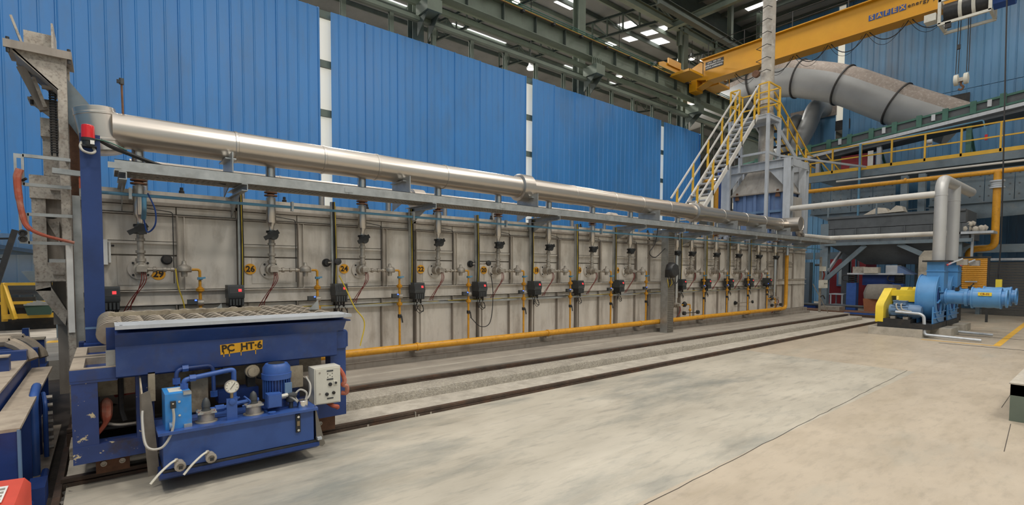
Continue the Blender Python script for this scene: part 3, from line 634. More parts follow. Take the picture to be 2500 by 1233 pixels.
MB().cyl((16.25, 6.85, DZ+.01), (16.25, 6.2, DZ+.01), .215, 32).build('end_tee', 'aluminium', du); MB().lathe((16.25, 6.2, DZ+.01), (0, -1, 0), [(0, .215), (.0, .22), (.02, .22), (.022, .19), (.012, .185)], 32).build('end_cap', 'aluminium', du)
SPX = (1.13, 3.31, 5.7, 9.2, 12.6, 14.2, 15.8)
for x in SPX:
    MB().prism([(x, 6.3, 2.62), (x, 6.85, 2.46), (x, 6.85, 2.9), (x, 6.3, 2.9)], (.012, 0, 0)).build('saddle_plate', 'galvanised', du)
    MB().box(x-.05, x+.06, 6.4, 6.8, 2.835, 2.85).build('saddle', 'galvanised', du)
d2 = T('return_duct', 'second aluminium duct behind the tray on the far side of the furnace roof', 'duct', (8, 8.55, 2.95))
for a, b in zip((.3, 2.2, 4.6, 7.0, 9.5, 12.2, 15.0), (2.2, 4.6, 7.0, 9.5, 12.2, 15.0, 17.5)):
    MB().cyl((a, 8.55, 2.95), (b, 8.55, 2.95), .13, 28).build('cladding', 'dusty_aluminium', d2)
    MB().lathe((b-.02, 8.55, 2.95), (1, 0, 0), [(0, .13), (.004, .135), (.03, .135), (.034, .13)], 28).build('seam_band', 'dusty_aluminium', d2)
for x in (4.5, 10.2): MB().lathe((x, 8.55, 2.95), (1, 0, 0), [(0, .13), (.02, .175), (.25, .175), (.27, .13)], 28).build('collar', 'dusty_aluminium', d2)
MB().cyl((17.6, 8.6, 3.1), (17.6, 6.7, 3.1), .19, 28).build('end_tee', 'dusty_aluminium', d2)
for k in range(14):
    x = .45+k*1.2; MB().cyl((x, 8.55, 2.33), (x, 8.55, 2.85), .05, 12).build('drop_pipe', 'stainless', d2)
# ---- cable tray along the front
tr = T('cable_tray', 'galvanised perforated cable tray carried on brackets before the duct', 'cable tray', (9, 6.2, 2.5))
seg = [(.1, 2.35), (2.35, 4.75), (4.75, 7.2), (7.2, 9.7), (9.7, 12.2), (12.2, 14.7), (14.7, 17.2), (17.2, 18.75)]
for (a, b) in seg:
    s_ = MB().box(a, b-.004, 6.05, 6.055, 2.525, 2.63).box(a, b-.004, 6.05, 6.08, 2.625, 2.63).box(a, b-.004, 6.47, 6.475, 2.525, 2.60).build('side_rail', 'galvanised', tr)
    m = MB(); nx = int((b-a)/.05)
    m.box(a, b-.004, 6.055, 6.09, 2.525, 2.529); m.box(a, b-.004, 6.43, 6.47, 2.525, 2.529)
    for k in range(nx): m.box(a+k*.05, a+k*.05+.028, 6.09, 6.43, 2.525, 2.529)
    for k in range(5): m.box(a, b-.004, 6.12+k*.065, 6.14+k*.065, 2.524, 2.530)
    m.build('perforated_floor', 'galv_perf', tr)
    MB().box(a-.05, a+.05, 6.044, 6.05, 2.545, 2.60).build('splice_plate', 'galvanised', tr)
for k in range(5): MB().tube([(.2+j*1.1, 6.13+.06*k+rnd.uniform(-.01, .01), 2.54+rnd.uniform(0, .012)) for j in range(17)], .011, 5).build('cable', ('cable_black', 'dark_grey')[k % 2], tr)
for x in (.16, 1.2, 3.55, 5.95, 8.35, 9.75, 10.9, 13.1, 14.3, 15.9, 17.4):
    b_ = MB().section((x, 6.04, 2.484), (x, 6.85, 2.484), .06, .075, .008, 'C').build('bracket', 'galvanised', tr)
    MB().prism([(x, 6.84, 2.445), (x, 6.3, 2.445), (x, 6.84, 2.22)], (.008, 0, 0)).build('bracket_gusset', 'galvanised', b_)
bp = T('air_pipe', 'thin blue compressed air pipe strung under the cable tray', 'pipe', (8, 6.28, 2.33))
MB().cyl((-.05, 6.28, 2.335), (18.2, 6.28, 2.33), .016, 8).build('pipe_run', 'pipe_blue', bp)
for x in (.22, 1.75, 3.35, 5.0, 7.3, 9.9, 13): MB().box(x-.012, x+.012, 6.255, 6.31, 2.29, 2.40).build('clip', 'galvanised', bp)
MB().tube(fillet([(.33, 6.28, 2.32), (.33, 6.3, 2.2), (.33, 6.45, 2.12)], .03), .022, 10).build('branch', 'pipe_blue', bp)
cable([(.36, 6.26, 2.36), (.42, 6.3, 2.2), (.42, 6.36, 2.05), (.36, 6.45, 1.98), (.33, 6.4, 2.1)], .008, 'logo_blue', 'blue rubber air hose hanging at the first burner pipe')
# ---- vent heads on the furnace roof
VL = ['%s small black capped vent head on the furnace roof from the beacon column' % s for s in ('first', 'second', 'third', 'fourth', 'fifth', 'sixth', 'seventh', 'eighth', 'ninth', 'tenth', 'eleventh', 'twelfth')]
for k in range(12):
    x = .75+k*1.17; y = 7.25; z = 2.36
    t = T('vent_head', VL[k], 'vent', (x, y, z), 'small vent heads on the furnace roof')
    MB().cyl((x, y, z), (x, y, z+.10), .03, 10).build('neck', 'cast', t)
    MB().lathe((x, y, z+.10), (0, 0, 1), [(0, .045), (.04, .045), (.045, .03), (.08, .028), (.085, .02), (.12, .018)], 12).build('cap', 'black_plastic', t)
# ---- perforated column with its junction box
pc = T('perforated_column', 'perforated sheet cable column standing against the furnace wall', 'cable column', (9.72, 6.45, .23))
m = MB().box(9.60, 9.605, 6.34, 6.515, .23, 2.46).box(9.84, 9.845, 6.34, 6.515, .23, 2.46).build('side_flange', 'galvanised', pc)
m = MB()
for k in range(56): m.box(9.605, 9.84, 6.34, 6.344, .235+k*.04, .235+k*.04+.022)
for k in range(11): m.box(9.605+k*.0225, 9.605+k*.0225+.012, 6.339, 6.344, .23, 2.46)
m.build('perforated_face', 'galv_perf', pc)
MB().box(9.66, 9.78, 6.40, 6.51, .23, 2.46).build('inner_post', 'dark_steel', pc)
for z in (.5, 1.15, 1.45, 2.15): MB().cyl((9.87, 6.42, z), (9.845, 6.42, z), .025, 8).build('bolt', 'dark_steel', pc)
jb = T('junction_box', 'black rounded junction box mounted on the perforated column', 'junction box', (9.66, 6.28, 1.55))
MB().lathe((9.66, 6.338, 1.62), (0, -1, 0), [(0, .17), (.02, .175), (.12, .165), (.15, .14), (.16, .05)], 8).build('cover', 'black_plastic', jb)
MB().box(9.52, 9.80, 6.26, 6.36, 1.46, 1.62).build('housing', 'black_plastic', jb)
for k in range(4):
    x = 9.55+k*.07; MB().cyl((x, 6.31, 1.42), (x, 6.31, 1.46), .014, 8).build('cable_gland', 'cast', jb)
    MB().tube(curve([(x, 6.31, 1.42), (x+.01, 6.3, 1.32), (9.68, 6.35, 1.22+.02*k)], 6), .008, 5).build('cable', ('cable_yellow', 'cable_black')[k % 2], jb)
MB().tube(curve([(9.80, 6.3, 1.75), (9.92, 6.28, 1.62), (9.9, 6.28, 1.38), (9.80, 6.3, 1.3)], 8), .009, 6).build('cable', 'cable_black', jb)
# ---- small panel on a stand past the furnace end
t = T('panel_stand', 'small white push button panel on a slim stand at the furnace end', 'control panel', (18.9, 6.5, .23))
MB().box(18.86, 18.92, 6.5, 6.56, .0, 2.1).build('post', 'cast', t); MB().box(18.66, 19.06, 6.36, 6.50, 1.05, 1.32).build('enclosure', 'enclosure', t)
for k in range(3): MB().cyl((18.76+k*.1, 6.35, 1.2), (18.76+k*.1, 6.36, 1.2), .018, 8).build('button', 'dark_steel', t)
MB().box(18.7, 18.95, 6.38, 6.5, 1.62, 1.78).build('junction_cover', 'enclosure', t)
for k in range(3): MB().tube(curve([(18.78+k*.05, 6.42, 1.62), (18.80+k*.05, 6.4, 1.5), (18.82+k*.04, 6.44, 1.33)], 5), .01, 5).build('cable', 'red_lead', t)
MB().tube(curve([(18.7, 6.45, .75), (18.85, 6.42, .8), (19.1, 6.45, .68)], 5), .02, 6).build('arm', 'dark_steel', t)
tag(MB().cyl((17.9, 6.4, 1.2), (19.0, 6.2, .02), .012, 6).build('guy_rod', 'cast', loc=(18.9, 6.2, 0)), 'thin slanting steel rod leaning on the furnace end', 'rod')
# ------------------------------------------------------------------ blue transfer car PC HT-6
car = T('transfer_car', 'blue roller transfer car marked PC HT-6 standing on the rails', 'transfer car', (.8, 5.5, .06))
X0, X1 = .05, 1.66
bm = MB().prism([(X0, 4.60, .81), (X0, 4.60, 1.03), (X0, 4.615, 1.03), (X0, 4.615, .81)], (X1-X0, 0, 0)).build('front_panel', 'car_blue', car)
MB().prism([(X0, 4.60, 1.03), (X0, 4.52, 1.13), (X0, 4.535, 1.135), (X0, 4.615, 1.035)], (1.72-X0, 0, 0)).build('sloped_band', 'car_blue', car)
MB().box(X0, 1.76, 4.70, 4.715, 1.12, 1.185).box(X0, 1.76, 4.52, 4.70, 1.125, 1.137).build('recess_web', 'deep_blue', car)
tp = MB().box(X0, 1.76, 4.49, 4.82, 1.178, 1.192).box(X0, 1.76, 4.49, 4.50, 1.165, 1.178).build('top_plate', 'galv_grey', car)
for x in (.085, 1.71): MB().cyl((x, 4.53, 1.192), (x, 4.53, 1.194), .009, 8).build('bolt_hole', 'dark_steel', tp)
MB().prism([(X0, 4.615, .80), (X0, 4.60, .81), (X0, 4.66, .79)], (X1-X0, 0, 0)).build('panel_lip', 'deep_blue', car)
sg = MB().prism([(.715, 4.597, .905), (1.025, 4.597, .925), (1.028, 4.597, 1.0), (.712, 4.597, .985)], (0, .003, 0)).build('name_plate', 'sign_yellow', car)
for x in (.735, .775, .86, .97): MB().box(x, x+.006, 4.597, 4.6, .885, .93).build('paint_drip', 'sign_yellow', sg)
text('PC  HT\u00b76', .078, (.872, 4.594, .955), (1, 0, .03), (-.03, 0, 1), 'ink', 'lettering', sg, .001, .0022)
# end frame left
def bx(nm, mt, *a): return MB().box(*a).build(nm, mt, car)
bx('corner_post', 'car_blue_chipped', -.20, -.055, 4.66, 4.80, .22, .80)
bx('inner_post', 'car_blue_chipped', .165, .275, 4.66, 4.78, .30, .84)
bx('bottom_beam', 'car_blue_chipped', -.20, .275, 4.655, 4.80, .20, .325)
bx('bottom_beam', 'deep_blue', .275, 1.765, 4.66, 4.80, .22, .42)
bx('end_beam', 'car_blue', -.205, .06, 4.655, 5.25, .78, .83)
e = MB().box(-.205, -.13, 4.655, 5.25, .83, .885).box(-.13, .06, 4.655, 4.70, .83, .885).box(-.13, .06, 5.20, 5.25, .83, .885).build('end_tray', 'dusty_top', car)
MB().box(-.207, .06, 4.652, 4.656, .80, .878).build('end_tray_face', 'car_blue', e)
e = MB().box(-.205, -.13, 5.35, 5.95, .83, .885).box(-.13, .06, 5.35, 5.40, .83, .885).box(-.13, .06, 5.9, 5.95, .83, .885).build('end_tray', 'dusty_top', car)
bx('end_beam', 'deep_blue', -.2, .06, 5.35, 5.95, .76, .835); bx('cross_beam', 'car_blue', -.2, 0, 5.25, 5.35, .74, .84)
for y in (5.3, 5.85): bx('corner_post', 'deep_blue', -.2, -.06, y, y+.13, .25, .78)
bx('side_beam', 'deep_blue', -.19, -.08, 4.8, 6.3, .22, .34)
bx('rear_beam', 'deep_blue', -.2, 1.76, 6.2, 6.32, .62, .9); bx('rear_beam', 'deep_blue', -.2, 1.76, 6.2, 6.32, .23, .38)
bx('longitudinal_beam', 'dirty_beam', -.1, 1.62, 4.92, 4.98, .62, .765)
bx('cross_pipe', 'car_blue', -.05, 1.6, 4.80, 4.84, .785, .81)
bx('deck', 'dark_steel', -.18, 1.72, 4.9, 6.2, .36, .38); bx('deck', 'deep_blue', .1, 1.7, 5.0, 6.2, .76, .80)
bx('end_plate', 'deep_blue', -.19, -.18, 4.8, 6.2, .34, .76)
MB().tube(fillet([(-.05, 4.88, .43), (.05, 4.84, .40), (.12, 4.84, .395), (.27, 4.84, .395)], .04), .012, 8).build('hydraulic_pipe', 'cast', car)
MB().tube(fillet([(.08, 4.9, .75), (.08, 4.88, .5), (.1, 4.86, .42)], .03), .018, 8).build('hydraulic_pipe', 'dark_steel', car)
MB().tube(curve([(-.01, 4.84, .62), (-.01, 4.83, .52), (-.02, 4.82, .43), (-.09, 4.80, .335)], 6), [.01, .028, .036, .038, .038, .038, .037, .036, .035, .032, .028, .022, .018, .016, .016, .016, .016, .016, .016], 8).build('red_hose', 'hose_red', car)
MB().tube(curve([(.05, 5.0, .60), (.12, 4.95, .62), (.24, 4.93, .63)], 6), .02, 6).build('red_hose', 'red_lead', car)
# right end
bx('end_post', 'car_blue', 1.62, 1.765, 4.66, 4.80, .42, .86); bx('end_post', 'car_blue', 1.66, 1.765, 4.64, 4.78, .86, 1.02)
MB().tube(fillet([(1.775, 4.66, .87), (1.775, 4.66, 1.02), (1.70, 4.66, 1.03)], .03), .012, 8).build('lift_handle', 'car_blue', car)
bx('hang_bracket', 'dirty_beam', 1.2, 1.36, 4.62, 4.66, .55, .74)
bx('hanger', 'deep_blue', 1.22, 1.34, 4.66, 4.74, .42, .82)
# wheel boxes
for x in (.02, 1.5):
    wv = MB().box(x-.1, x+.1, 4.775, 4.80, .07, .215).build('wheel_box', 'rust', car)
    for k in (-.055, .055): MB().lathe((x+k, 4.775, .14), (0, -1, 0), [(0, .02), (.008, .02), (.009, .012), (.004, .01)], 14).build('axle_bolt', 'cast', wv)
    MB().cyl((x, 4.82, .15), (x, 4.90, .15), .09, 20).build('wheel', 'dark_steel', car); MB().cyl((x, 5.67, .305), (x, 5.75, .305), .09, 20).build('wheel', 'dark_steel', car)
for x in (1.66,): MB().box(x-.16, x+.04, 4.78, 4.80, .06, .24).build('wheel_guard', 'rust', car)
# rollers: shafts across the car with spiral discs
rl = T('disc_roller', 'ribbed disc roller across the transfer car, first at its open end', 'roller', (.03, 5.4, 1.1), 'disc rollers on the transfer car')
xr = .03
MB().cyl((xr, 4.77, 1.1), (xr, 6.14, 1.1), .03, 12).build('shaft', 'roller', rl)
for k in range(8):
    y = 4.86+k*.165; MB().lathe((xr, y-.01, 1.105), (.10, 1, 0), [(0, .03), (.002, .088), (.006, .092), (.014, .092), (.018, .088), (.02, .03)], 22).build('disc', 'roller', rl)
ON = ('second', 'third', 'fourth', 'fifth', 'sixth', 'seventh', 'eighth', 'ninth', 'tenth', 'eleventh', 'twelfth', 'thirteenth')
for k in range(11): dup(rl, (.03+.148*(k+1), 5.4+.03*((k+1) % 2), 1.1), 'ribbed disc roller across the transfer car, %s from its open end' % ON[k])
MB().box(.0, 1.7, 4.74, 4.76, .98, 1.16).build('bearing_rail', 'deep_blue', car); MB().box(.0, 1.7, 6.15, 6.17, .98, 1.16).build('bearing_rail', 'dirty_beam', car)
MB().box(.02, 1.2, 5.42, 5.45, 1.19, 1.225).build('guide_bar', 'dirty_beam', car); MB().prism([(.80, 5.43, 1.2), (.87, 5.43, 1.2), (.86, 5.43, 1.27)], (0, .02, 0)).build('guide_fin', 'galvanised', car); MB().prism([(1.6, 5.2, 1.19), (1.7, 5.2, 1.19), (1.69, 5.2, 1.29)], (0, .02, 0)).build('guide_fin', 'galvanised', car)
MB().lathe((.055, 4.72, .92), (0, 1, 0), [(0, .035), (.02, .035), (.022, .045), (.06, .045), (.062, .035), (.12, .035)], 12).build('end_bearing', 'roller', car)
bx('bearing_plate', 'galvanised', -.005, .05, 4.68, 4.70, .86, 1.0)
# ---- hydraulic power pack on the car
tk = T('hydraulic_tank', 'blue hydraulic oil tank slung low on the front of the transfer car', 'oil tank', (.8, 4.4, .1))
MB().box(.295, 1.335, 4.26, 4.60, .17, .425).build('tank_body', 'tank_blue', tk)
MB().box(.265, 1.36, 4.22, 4.63, .425, .445).build('lid', 'tank_blue', tk)
MB().box(.29, 1.36, 4.24, 4.62, .145, .165).build('gap_shade_strip', 'dark_steel', tk)  # solid dark strip, its colour stands in for shade in the gap
MB().prism([(.27, 4.23, .15), (.27, 4.23, .12), (.27, 4.30, .085), (.27, 4.62, .085), (.27, 4.62, .15)], (1.10, 0, 0)).build('drip_tray', 'deep_blue', tk)
MB().prism([(.185, 4.42, .70), (.235, 4.42, .72), (.25, 4.42, .60), (.282, 4.42, .12), (.215, 4.42, .09), (.185, 4.42, .55)], (0, .012, 0)).build('hanger_plate', 'galv_perf', tk)
MB().prism([(.185, 4.42, .70), (.185, 4.66, .80), (.185, 4.66, .5), (.185, 4.432, .45)], (.01, 0, 0)).build('hanger_side', 'dirty_beam', tk)
MB().box(.237, .28, 4.6, 4.66, .6, .82).build('hanger_channel', 'dirty_beam', tk)
MB().prism([(1.345, 4.25, .46), (1.425, 4.25, .12), (1.40, 4.25, .10), (1.355, 4.25, .12)], (0, .012, 0)).build('hanger_plate', 'galv_perf', tk)
MB().prism([(1.362, 4.26, .44), (1.362, 4.62, .44), (1.362, 4.30, .12), (1.362, 4.26, .12)], (.01, 0, 0)).build('hanger_side', 'deep_blue', tk)
MB().box(1.355, 1.39, 4.22, 4.28, .17, .19).build('hanger_foot', 'galv_grey', tk)
lv = MB().box(1.19, 1.225, 4.245, 4.26, .26, .41).build('level_gauge', 'black_plastic', tk)
MB().box(1.197, 1.218, 4.24, 4.246, .315, .355).build('gauge_window', 'brass', lv)
for z in (.28, .39): MB().cyl((1.2075, 4.236, z), (1.2075, 4.246, z), .010, 10).build('gauge_bolt', 'chrome', lv)
def ballv(x, z, lb):
    t = T('ball_valve', lb, 'valve', (x, 4.2, z))
    MB().lathe((x, 4.26, z), (0, -1, 0), [(0, .024), (.02, .024), (.022, .032), (.05, .032), (.052, .028), (.075, .028), (.077, .036), (.10, .036), (.102, .022), (.09, .018)], 12).build('body', 'cast', t)
    MB().box(x-.012, x+.012, 4.135, 4.14, z-.012, z+.012).build('plug_recess', 'dark_steel', t)
    MB().tube(curve([(x-.02, 4.19, z+.045), (x-.06, 4.17, z+.03), (x-.12, 4.14, z-.01), (x-.175, 4.12, z-.065)], 5), .008, 6).build('lever', 'enclosure', t)
    MB().cyl((x-.02, 4.2, z+.02), (x-.02, 4.19, z+.05), .012, 8).build('stem', 'cast', t)
ballv(.385, .205, 'steel ball valve with lever at the near corner of the oil tank'); ballv(.575, .22, 'steel ball valve with lever in the middle of the oil tank front')
vb_ = T('valve_block', 'bright blue hydraulic valve box on the oil tank lid', 'valve box', (.4, 4.4, .445))
MB().box(.315, .475, 4.29, 4.55, .445, .70).build('box', 'valve_blue', vb_)
MB().box(.345, .425, 4.36, 4.5, .70, .703).build('label_plate', 'enclosure', vb_); MB().box(.425, .475, 4.28, 4.34, .685, .705).build('bracket', 'galvanised', vb_)
MB().box(.425, .475, 4.28, 4.34, .445, .47).build('bracket', 'galvanised', vb_)
pg = MB().box(.345, .378, 4.265, 4.29, .60, .65).build('plug', 'black_plastic', vb_)
MB().cyl((.36, 4.262, .635), (.36, 4.265, .635), .006, 8).build('plug_screw', 'chrome', pg)
for (x, z) in ((.40, .64), (.40, .54)): MB().cyl((x, 4.284, z), (x, 4.29, z), .008, 8).build('bolt', 'chrome', vb_)
MB().lathe((.335, 4.27, .475), (1, 0, 0), [(0, .028), (.02, .028)], 14).build('cable_ring', 'steel_blue', vb_)
cable([(.36, 4.262, .60), (.362, 4.255, .52), (.34, 4.24, .42), (.28, 4.22, .345), (.20, 4.24, .37), (.185, 4.35, .52), (.20, 4.5, .62)], .009, 'cable_grey', 'grey cable looping from the bright blue valve box', 'valve_cable')
# blue hydraulic piping over the lid
hp = T('hydraulic_piping', 'blue painted hydraulic pipes arching over the oil tank', 'pipe', (.6, 4.45, .445))
MB().tube(fillet([(.445, 4.42, .70), (.445, 4.42, .765), (.49, 4.42, .775), (.74, 4.45, .80), (.78, 4.45, .80), (.78, 4.45, .56)], .05, 6), .019, 10).build('pipe_arch', 'motor_blue', hp)
MB().tube(fillet([(.41, 4.56, .68), (.41, 4.56, .83), (.66, 4.6, .83), (.66, 4.58, .60)], .05, 6), .015, 10).build('pipe_arch', 'car_blue', hp)
for (x, y, z) in ((.445, 4.42, .72), (.41, 4.56, .74), (.66, 4.58, .60), (.78, 4.45, .56)): MB().cyl((x, y, z-.022), (x, y, z+.022), .028, 6).build('union_nut', 'motor_blue', hp)
for (x, y, z) in ((.50, 4.42, .776), (.47, 4.57, .83)): MB().cyl((x-.02, y, z), (x+.02, y, z), .027, 6).build('union_nut', 'motor_blue', hp)
MB().tube(fillet([(.60, 4.40, .52), (.72, 4.40, .52), (.80, 4.40, .54), (.95, 4.42, .54)], .03), .017, 8).build('suction_line', 'motor_blue', hp)
MB().cyl((.64, 4.40, .52), (.70, 4.40, .52), .027, 8).build('union_nut', 'motor_blue', hp); MB().box(.575, .60, 4.38, 4.42, .51, .53).build('marker', 'beacon_red', hp)
MB().tube(fillet([(.745, 4.34, .45), (.745, 4.34, .54), (.765, 4.34, .58), (.80, 4.34, .60)], .02), .007, 6).build('impulse_tube', 'motor_blue', hp); MB().tube(fillet([(.83, 4.34, .6), (.88, 4.34, .55), (.86, 4.36, .52), (.82, 4.36, .52)], .02), .007, 6).build('impulse_tube', 'motor_blue', hp)
def strainer(x, lb):
    t = T('tank_breather', lb, 'breather', (x, 4.36, .445))
    MB().lathe((x, 4.36, .445), (0, 0, 1), [(0, .075), (.006, .075), (.008, .056), (.07, .056), (.072, .066), (.082, .066), (.084, .03)], 18).build('body', 'cast', t)
    MB().box(x-.062, x+.062, 4.30, 4.42, .515, .527).build('cover', 'galvanised', t)
    for sx in (-.05, .05):
        for sy in (-.048, .048): MB().cyl((x+sx, 4.36+sy, .527), (x+sx, 4.36+sy, .535), .007, 6).build('bolt', 'chrome', t)
    MB().lathe((x, 4.36, .527), (0, 0, 1), [(0, .032), (.01, .032), (.012, .027), (.03, .027), (.032, .03), (.055, .028), (.085, .02), (.10, .006)], 14).build('cap', 'dark_grey', t)
strainer(.575, 'capped metal breather on the tank lid beside the bright blue box'); strainer(.90, 'capped metal breather on the tank lid between gauge and motor')
gb = T('pressure_gauge', 'round white pressure gauge on a blue bracket over the tank', 'gauge', (.735, 4.29, .445))
MB().box(.70, .772, 4.285, 4.30, .445, .61).build('bracket', 'motor_blue', gb); MB().lathe((.737, 4.285, .585), (0, -1, 0), [(0, .022), (.012, .022), (.014, .014)], 12).build('bracket_bolt', 'motor_blue', gb)
MB().cyl((.737, 4.30, .61), (.737, 4.30, .65), .012, 8).build('stem', 'brass', gb)
MB().lathe((.737, 4.315, .70), (0, -1, 0), [(0, .048), (.03, .05), (.034, .05), (.035, .044)], 24).build('case', 'cast', gb)
dl = MB().cyl((.737, 4.281, .70), (.737, 4.279, .70), .044, 24).build('dial', 'gauge_white', gb)
MB().beam((.725, 4.277, .683), (.757, 4.277, .728), .002, .004, (0, 1, 0)).build('needle', 'ink', dl)
for k in range(9):
    an = R(225-k*33.75); MB().beam((.737+.033*math.cos(an), 4.277, .70+.033*math.sin(an)), (.737+.04*math.cos(an), 4.277, .70+.04*math.sin(an)), .002, .003, (0, 1, 0)).build('tick', 'ink', dl)
mo = T('pump_motor', 'blue finned vertical pump motor standing on the tank lid', 'motor', (1.11, 4.46, .445))
mx_, my_ = 1.10, 4.46
MB().lathe((mx_, my_, .445), (0, 0, 1), [(0, .12), (.015, .12), (.017, .09), (.05, .085)], 24).build('base_flange', 'deep_blue', mo)
MB().cyl((mx_, my_, .49), (mx_, my_, .70), .092, 28).build('barrel', 'deep_blue', mo)
for k in range(30):
    an = 2*math.pi*k/30; c, s_ = math.cos(an), math.sin(an)
    MB().beam((mx_+.098*c, my_+.098*s_, .53), (mx_+.098*c, my_+.098*s_, .70), .004, .02, (c, s_, 0)).build('fin', 'motor_blue', mo)
MB().lathe((mx_, my_, .69), (0, 0, 1), [(0, .114), (.045, .116), (.047, .108), (.095, .106), (.125, .085), (.127, .06)], 28).build('fan_cowl', 'motor_blue', mo)
MB().cyl((mx_, my_, .816), (mx_, my_, .819), .065, 20).build('cowl_grille', 'dark_steel', mo)
tb = MB().box(.99, 1.095, 4.29, 4.38, .485, .595).build('terminal_box', 'motor_blue', mo); MB().box(.996, 1.089, 4.282, 4.29, .492, .588).build('terminal_cover', 'motor_blue', tb)
MB().cyl((1.095, 4.33, .56), (1.15, 4.33, .565), .016, 6).build('cable_gland', 'enclosure', tb)
MB().box(1.135, 1.19, 4.345, 4.36, .56, .66).build('rating_plate', 'steel_blue', mo)
cable([(1.15, 4.33, .565), (1.2, 4.32, .52), (1.25, 4.33, .47), (1.29, 4.33, .5), (1.30, 4.33, .56), (1.25, 4.34, .59), (1.21, 4.34, .54), (1.26, 4.34, .48), (1.33, 4.36, .52), (1.36, 4.42, .60), (1.35, 4.5, .66)], .008, 'cable_grey', 'coiled grey cable between the pump motor and control box', 'motor_cable')
t = T('tank_filler', 'small round filler cap with chrome cup at the tank corner', 'filler cap', (1.22, 4.36, .445))
MB().lathe((1.185, 4.36, .445), (0, 0, 1), [(0, .016), (.05, .016), (.052, .03), (.06, .04), (.10, .042), (.105, .05), (.12, .05), (.13, .02)], 16).build('filler', 'dark_grey', t); MB().cyl((1.11, 4.36, .54), (1.15, 4.36, .54), .012, 8).build('port', 'cast', t)
MB().lathe((1.265, 4.32, .445), (0, 0, 1), [(0, .042), (.055, .042), (.06, .036), (.065, .02)], 20).build('chrome_cup', 'chrome', t)
MB().cyl((1.015, 4.27, .445), (1.015, 4.27, .46), .03, 8).build('blank_plug', 'motor_blue', t)
t = T('hydraulic_pump', 'grimy hydraulic valve pump behind the tank breathers', 'pump', (.9, 4.75, .55))
MB().lathe((.95, 4.66, .74), (0, -1, 0), [(0, .055), (.05, .055), (.052, .042), (.08, .04), (.082, .02)], 16).build('solenoid', 'dirty_beam', t); MB().box(.92, .98, 4.66, 4.74, .52, .74).build('valve_body', 'dark_steel', t)
MB().box(.70, 1.0, 4.64, 4.80, .50, .60).build('manifold', 'deep_blue', t); MB().box(.735, .775, 4.64, 4.72, .74, .82).build('solenoid_plug', 'dark_grey', t); MB().box(.69, .83, 4.7, 4.78, .64, .73).build('spool_valve', 'dark_steel', t); MB().box(.52, .64, 4.72, 4.76, .44, .72).build('cover_plate', 'dirty_beam', t)
MB().tube(curve([(1.0, 4.68, .68), (1.06, 4.64, .66), (1.12, 4.62, .6)], 5), .02, 8).build('pump_hose', 'rubber', t)
cb_ = T('operator_panel', 'pale grey operator control box with buttons beside the pump motor', 'control box', (1.51, 4.5, .42))
MB().prism([(1.40, 4.44, .41), (1.63, 4.44, .405), (1.63, 4.44, .735), (1.40, 4.44, .73)], (0, .16, 0)).build('enclosure', 'enclosure', cb_)
dr = MB().box(1.412, 1.622, 4.432, 4.44, .418, .722).build('door', 'enclosure', cb_)
for (x, z) in ((1.535, .70), (1.535, .625), (1.535, .455)): MB().box(x-.028, x+.028, 4.429, 4.433, z-.006, z+.006).build('name_strip', 'dark_grey', dr)
for (x, z) in ((1.515, .675), (1.555, .675), (1.535, .66), (1.515, .645), (1.555, .645)): MB().cyl((x, 4.43, z), (x, 4.433, z), .004, 6).build('indicator_hole', 'ink', dr)
for (x, z, r_, mt) in ((1.535, .58, .016, 'dark_steel'), (1.505, .495, .015, 'dark_steel'), (1.565, .50, .014, 'ink')): MB().lathe((x, 4.433, z), (0, -1, 0), [(0, r_), (.012, r_), (.014, r_*.7)], 14).build('push_button', mt, dr)
MB().box(1.565, 1.60, 4.425, 4.433, .57, .605).build('selector_plate', 'enclosure', dr); MB().cyl((1.583, 4.415, .588), (1.583, 4.425, .588), .010, 10).build('selector_knob', 'dark_steel', dr)
for z in (.69, .505): MB().cyl((1.445, 4.43, z), (1.445, 4.433, z), .009, 10).build('lock', 'cast', dr)
for (pts, lb) in (([(1.64, 4.5, .70), (1.67, 4.48, .64), (1.68, 4.47, .58), (1.665, 4.47, .55), (1.70, 4.47, .53), (1.70, 4.48, .47), (1.66, 4.5, .47)], 'rust red flat hose knotted beside the operator box'),
                  ([(1.54, 4.55, .40), (1.57, 4.46, .375), (1.60, 4.45, .365), (1.61, 4.46, .35)], 'short rust red hose under the operator box')):
    tag(MB().tube(curve(pts, 6), .02, 8).build('flat_hose', 'hose_red', loc=pts[0]), lb, 'hose')
# ---- beacon column
bc = T('beacon_column', 'tall dark blue box column rising from the transfer car end', 'column', (-.07, 6.15, .88))
MB().box(-.148, 0, 6.1, 6.25, .62, 2.84).build('shaft', 'column_blue', bc); MB().box(-.15, .002, 6.098, 6.252, 1.03, 1.05).build('weld_seam', 'steel_blue', bc); MB().box(-.16, .02, 6.0, 6.3, .6, .9).build('foot', 'deep_blue', bc)
be = T('warning_beacon', 'red and black warning beacon lamp on the blue column', 'beacon', (-.09, 6.06, 2.72))
MB().lathe((-.085, 6.04, 2.79), (0, 0, 1), [(0, .05), (.10, .048), (.115, .045), (.122, .03), (.124, .005)], 24).build('lens', 'beacon_red', be)
MB().lathe((-.085, 6.04, 2.72), (0, 0, 1), [(0, .046), (.04, .046), (.042, .052), (.07, .052)], 24).build('base', 'black_plastic', be); MB().box(-.07, -.04, 5.985, 5.992, 2.73, 2.765).build('label_plate', 'white_paint', be)
MB().box(-.14, -.025, 6.0, 6.1, 2.71, 2.72).build('shelf', 'dark_steel', be)
MB().tube(curve([(-.13, 6.04, 2.75), (-.14, 6.0, 2.70), (-.12, 5.98, 2.66), (-.07, 5.98, 2.645), (-.04, 6.02, 2.67), (-.05, 6.05, 2.71)], 6), .011, 8).build('cable', 'cable_grey', be)
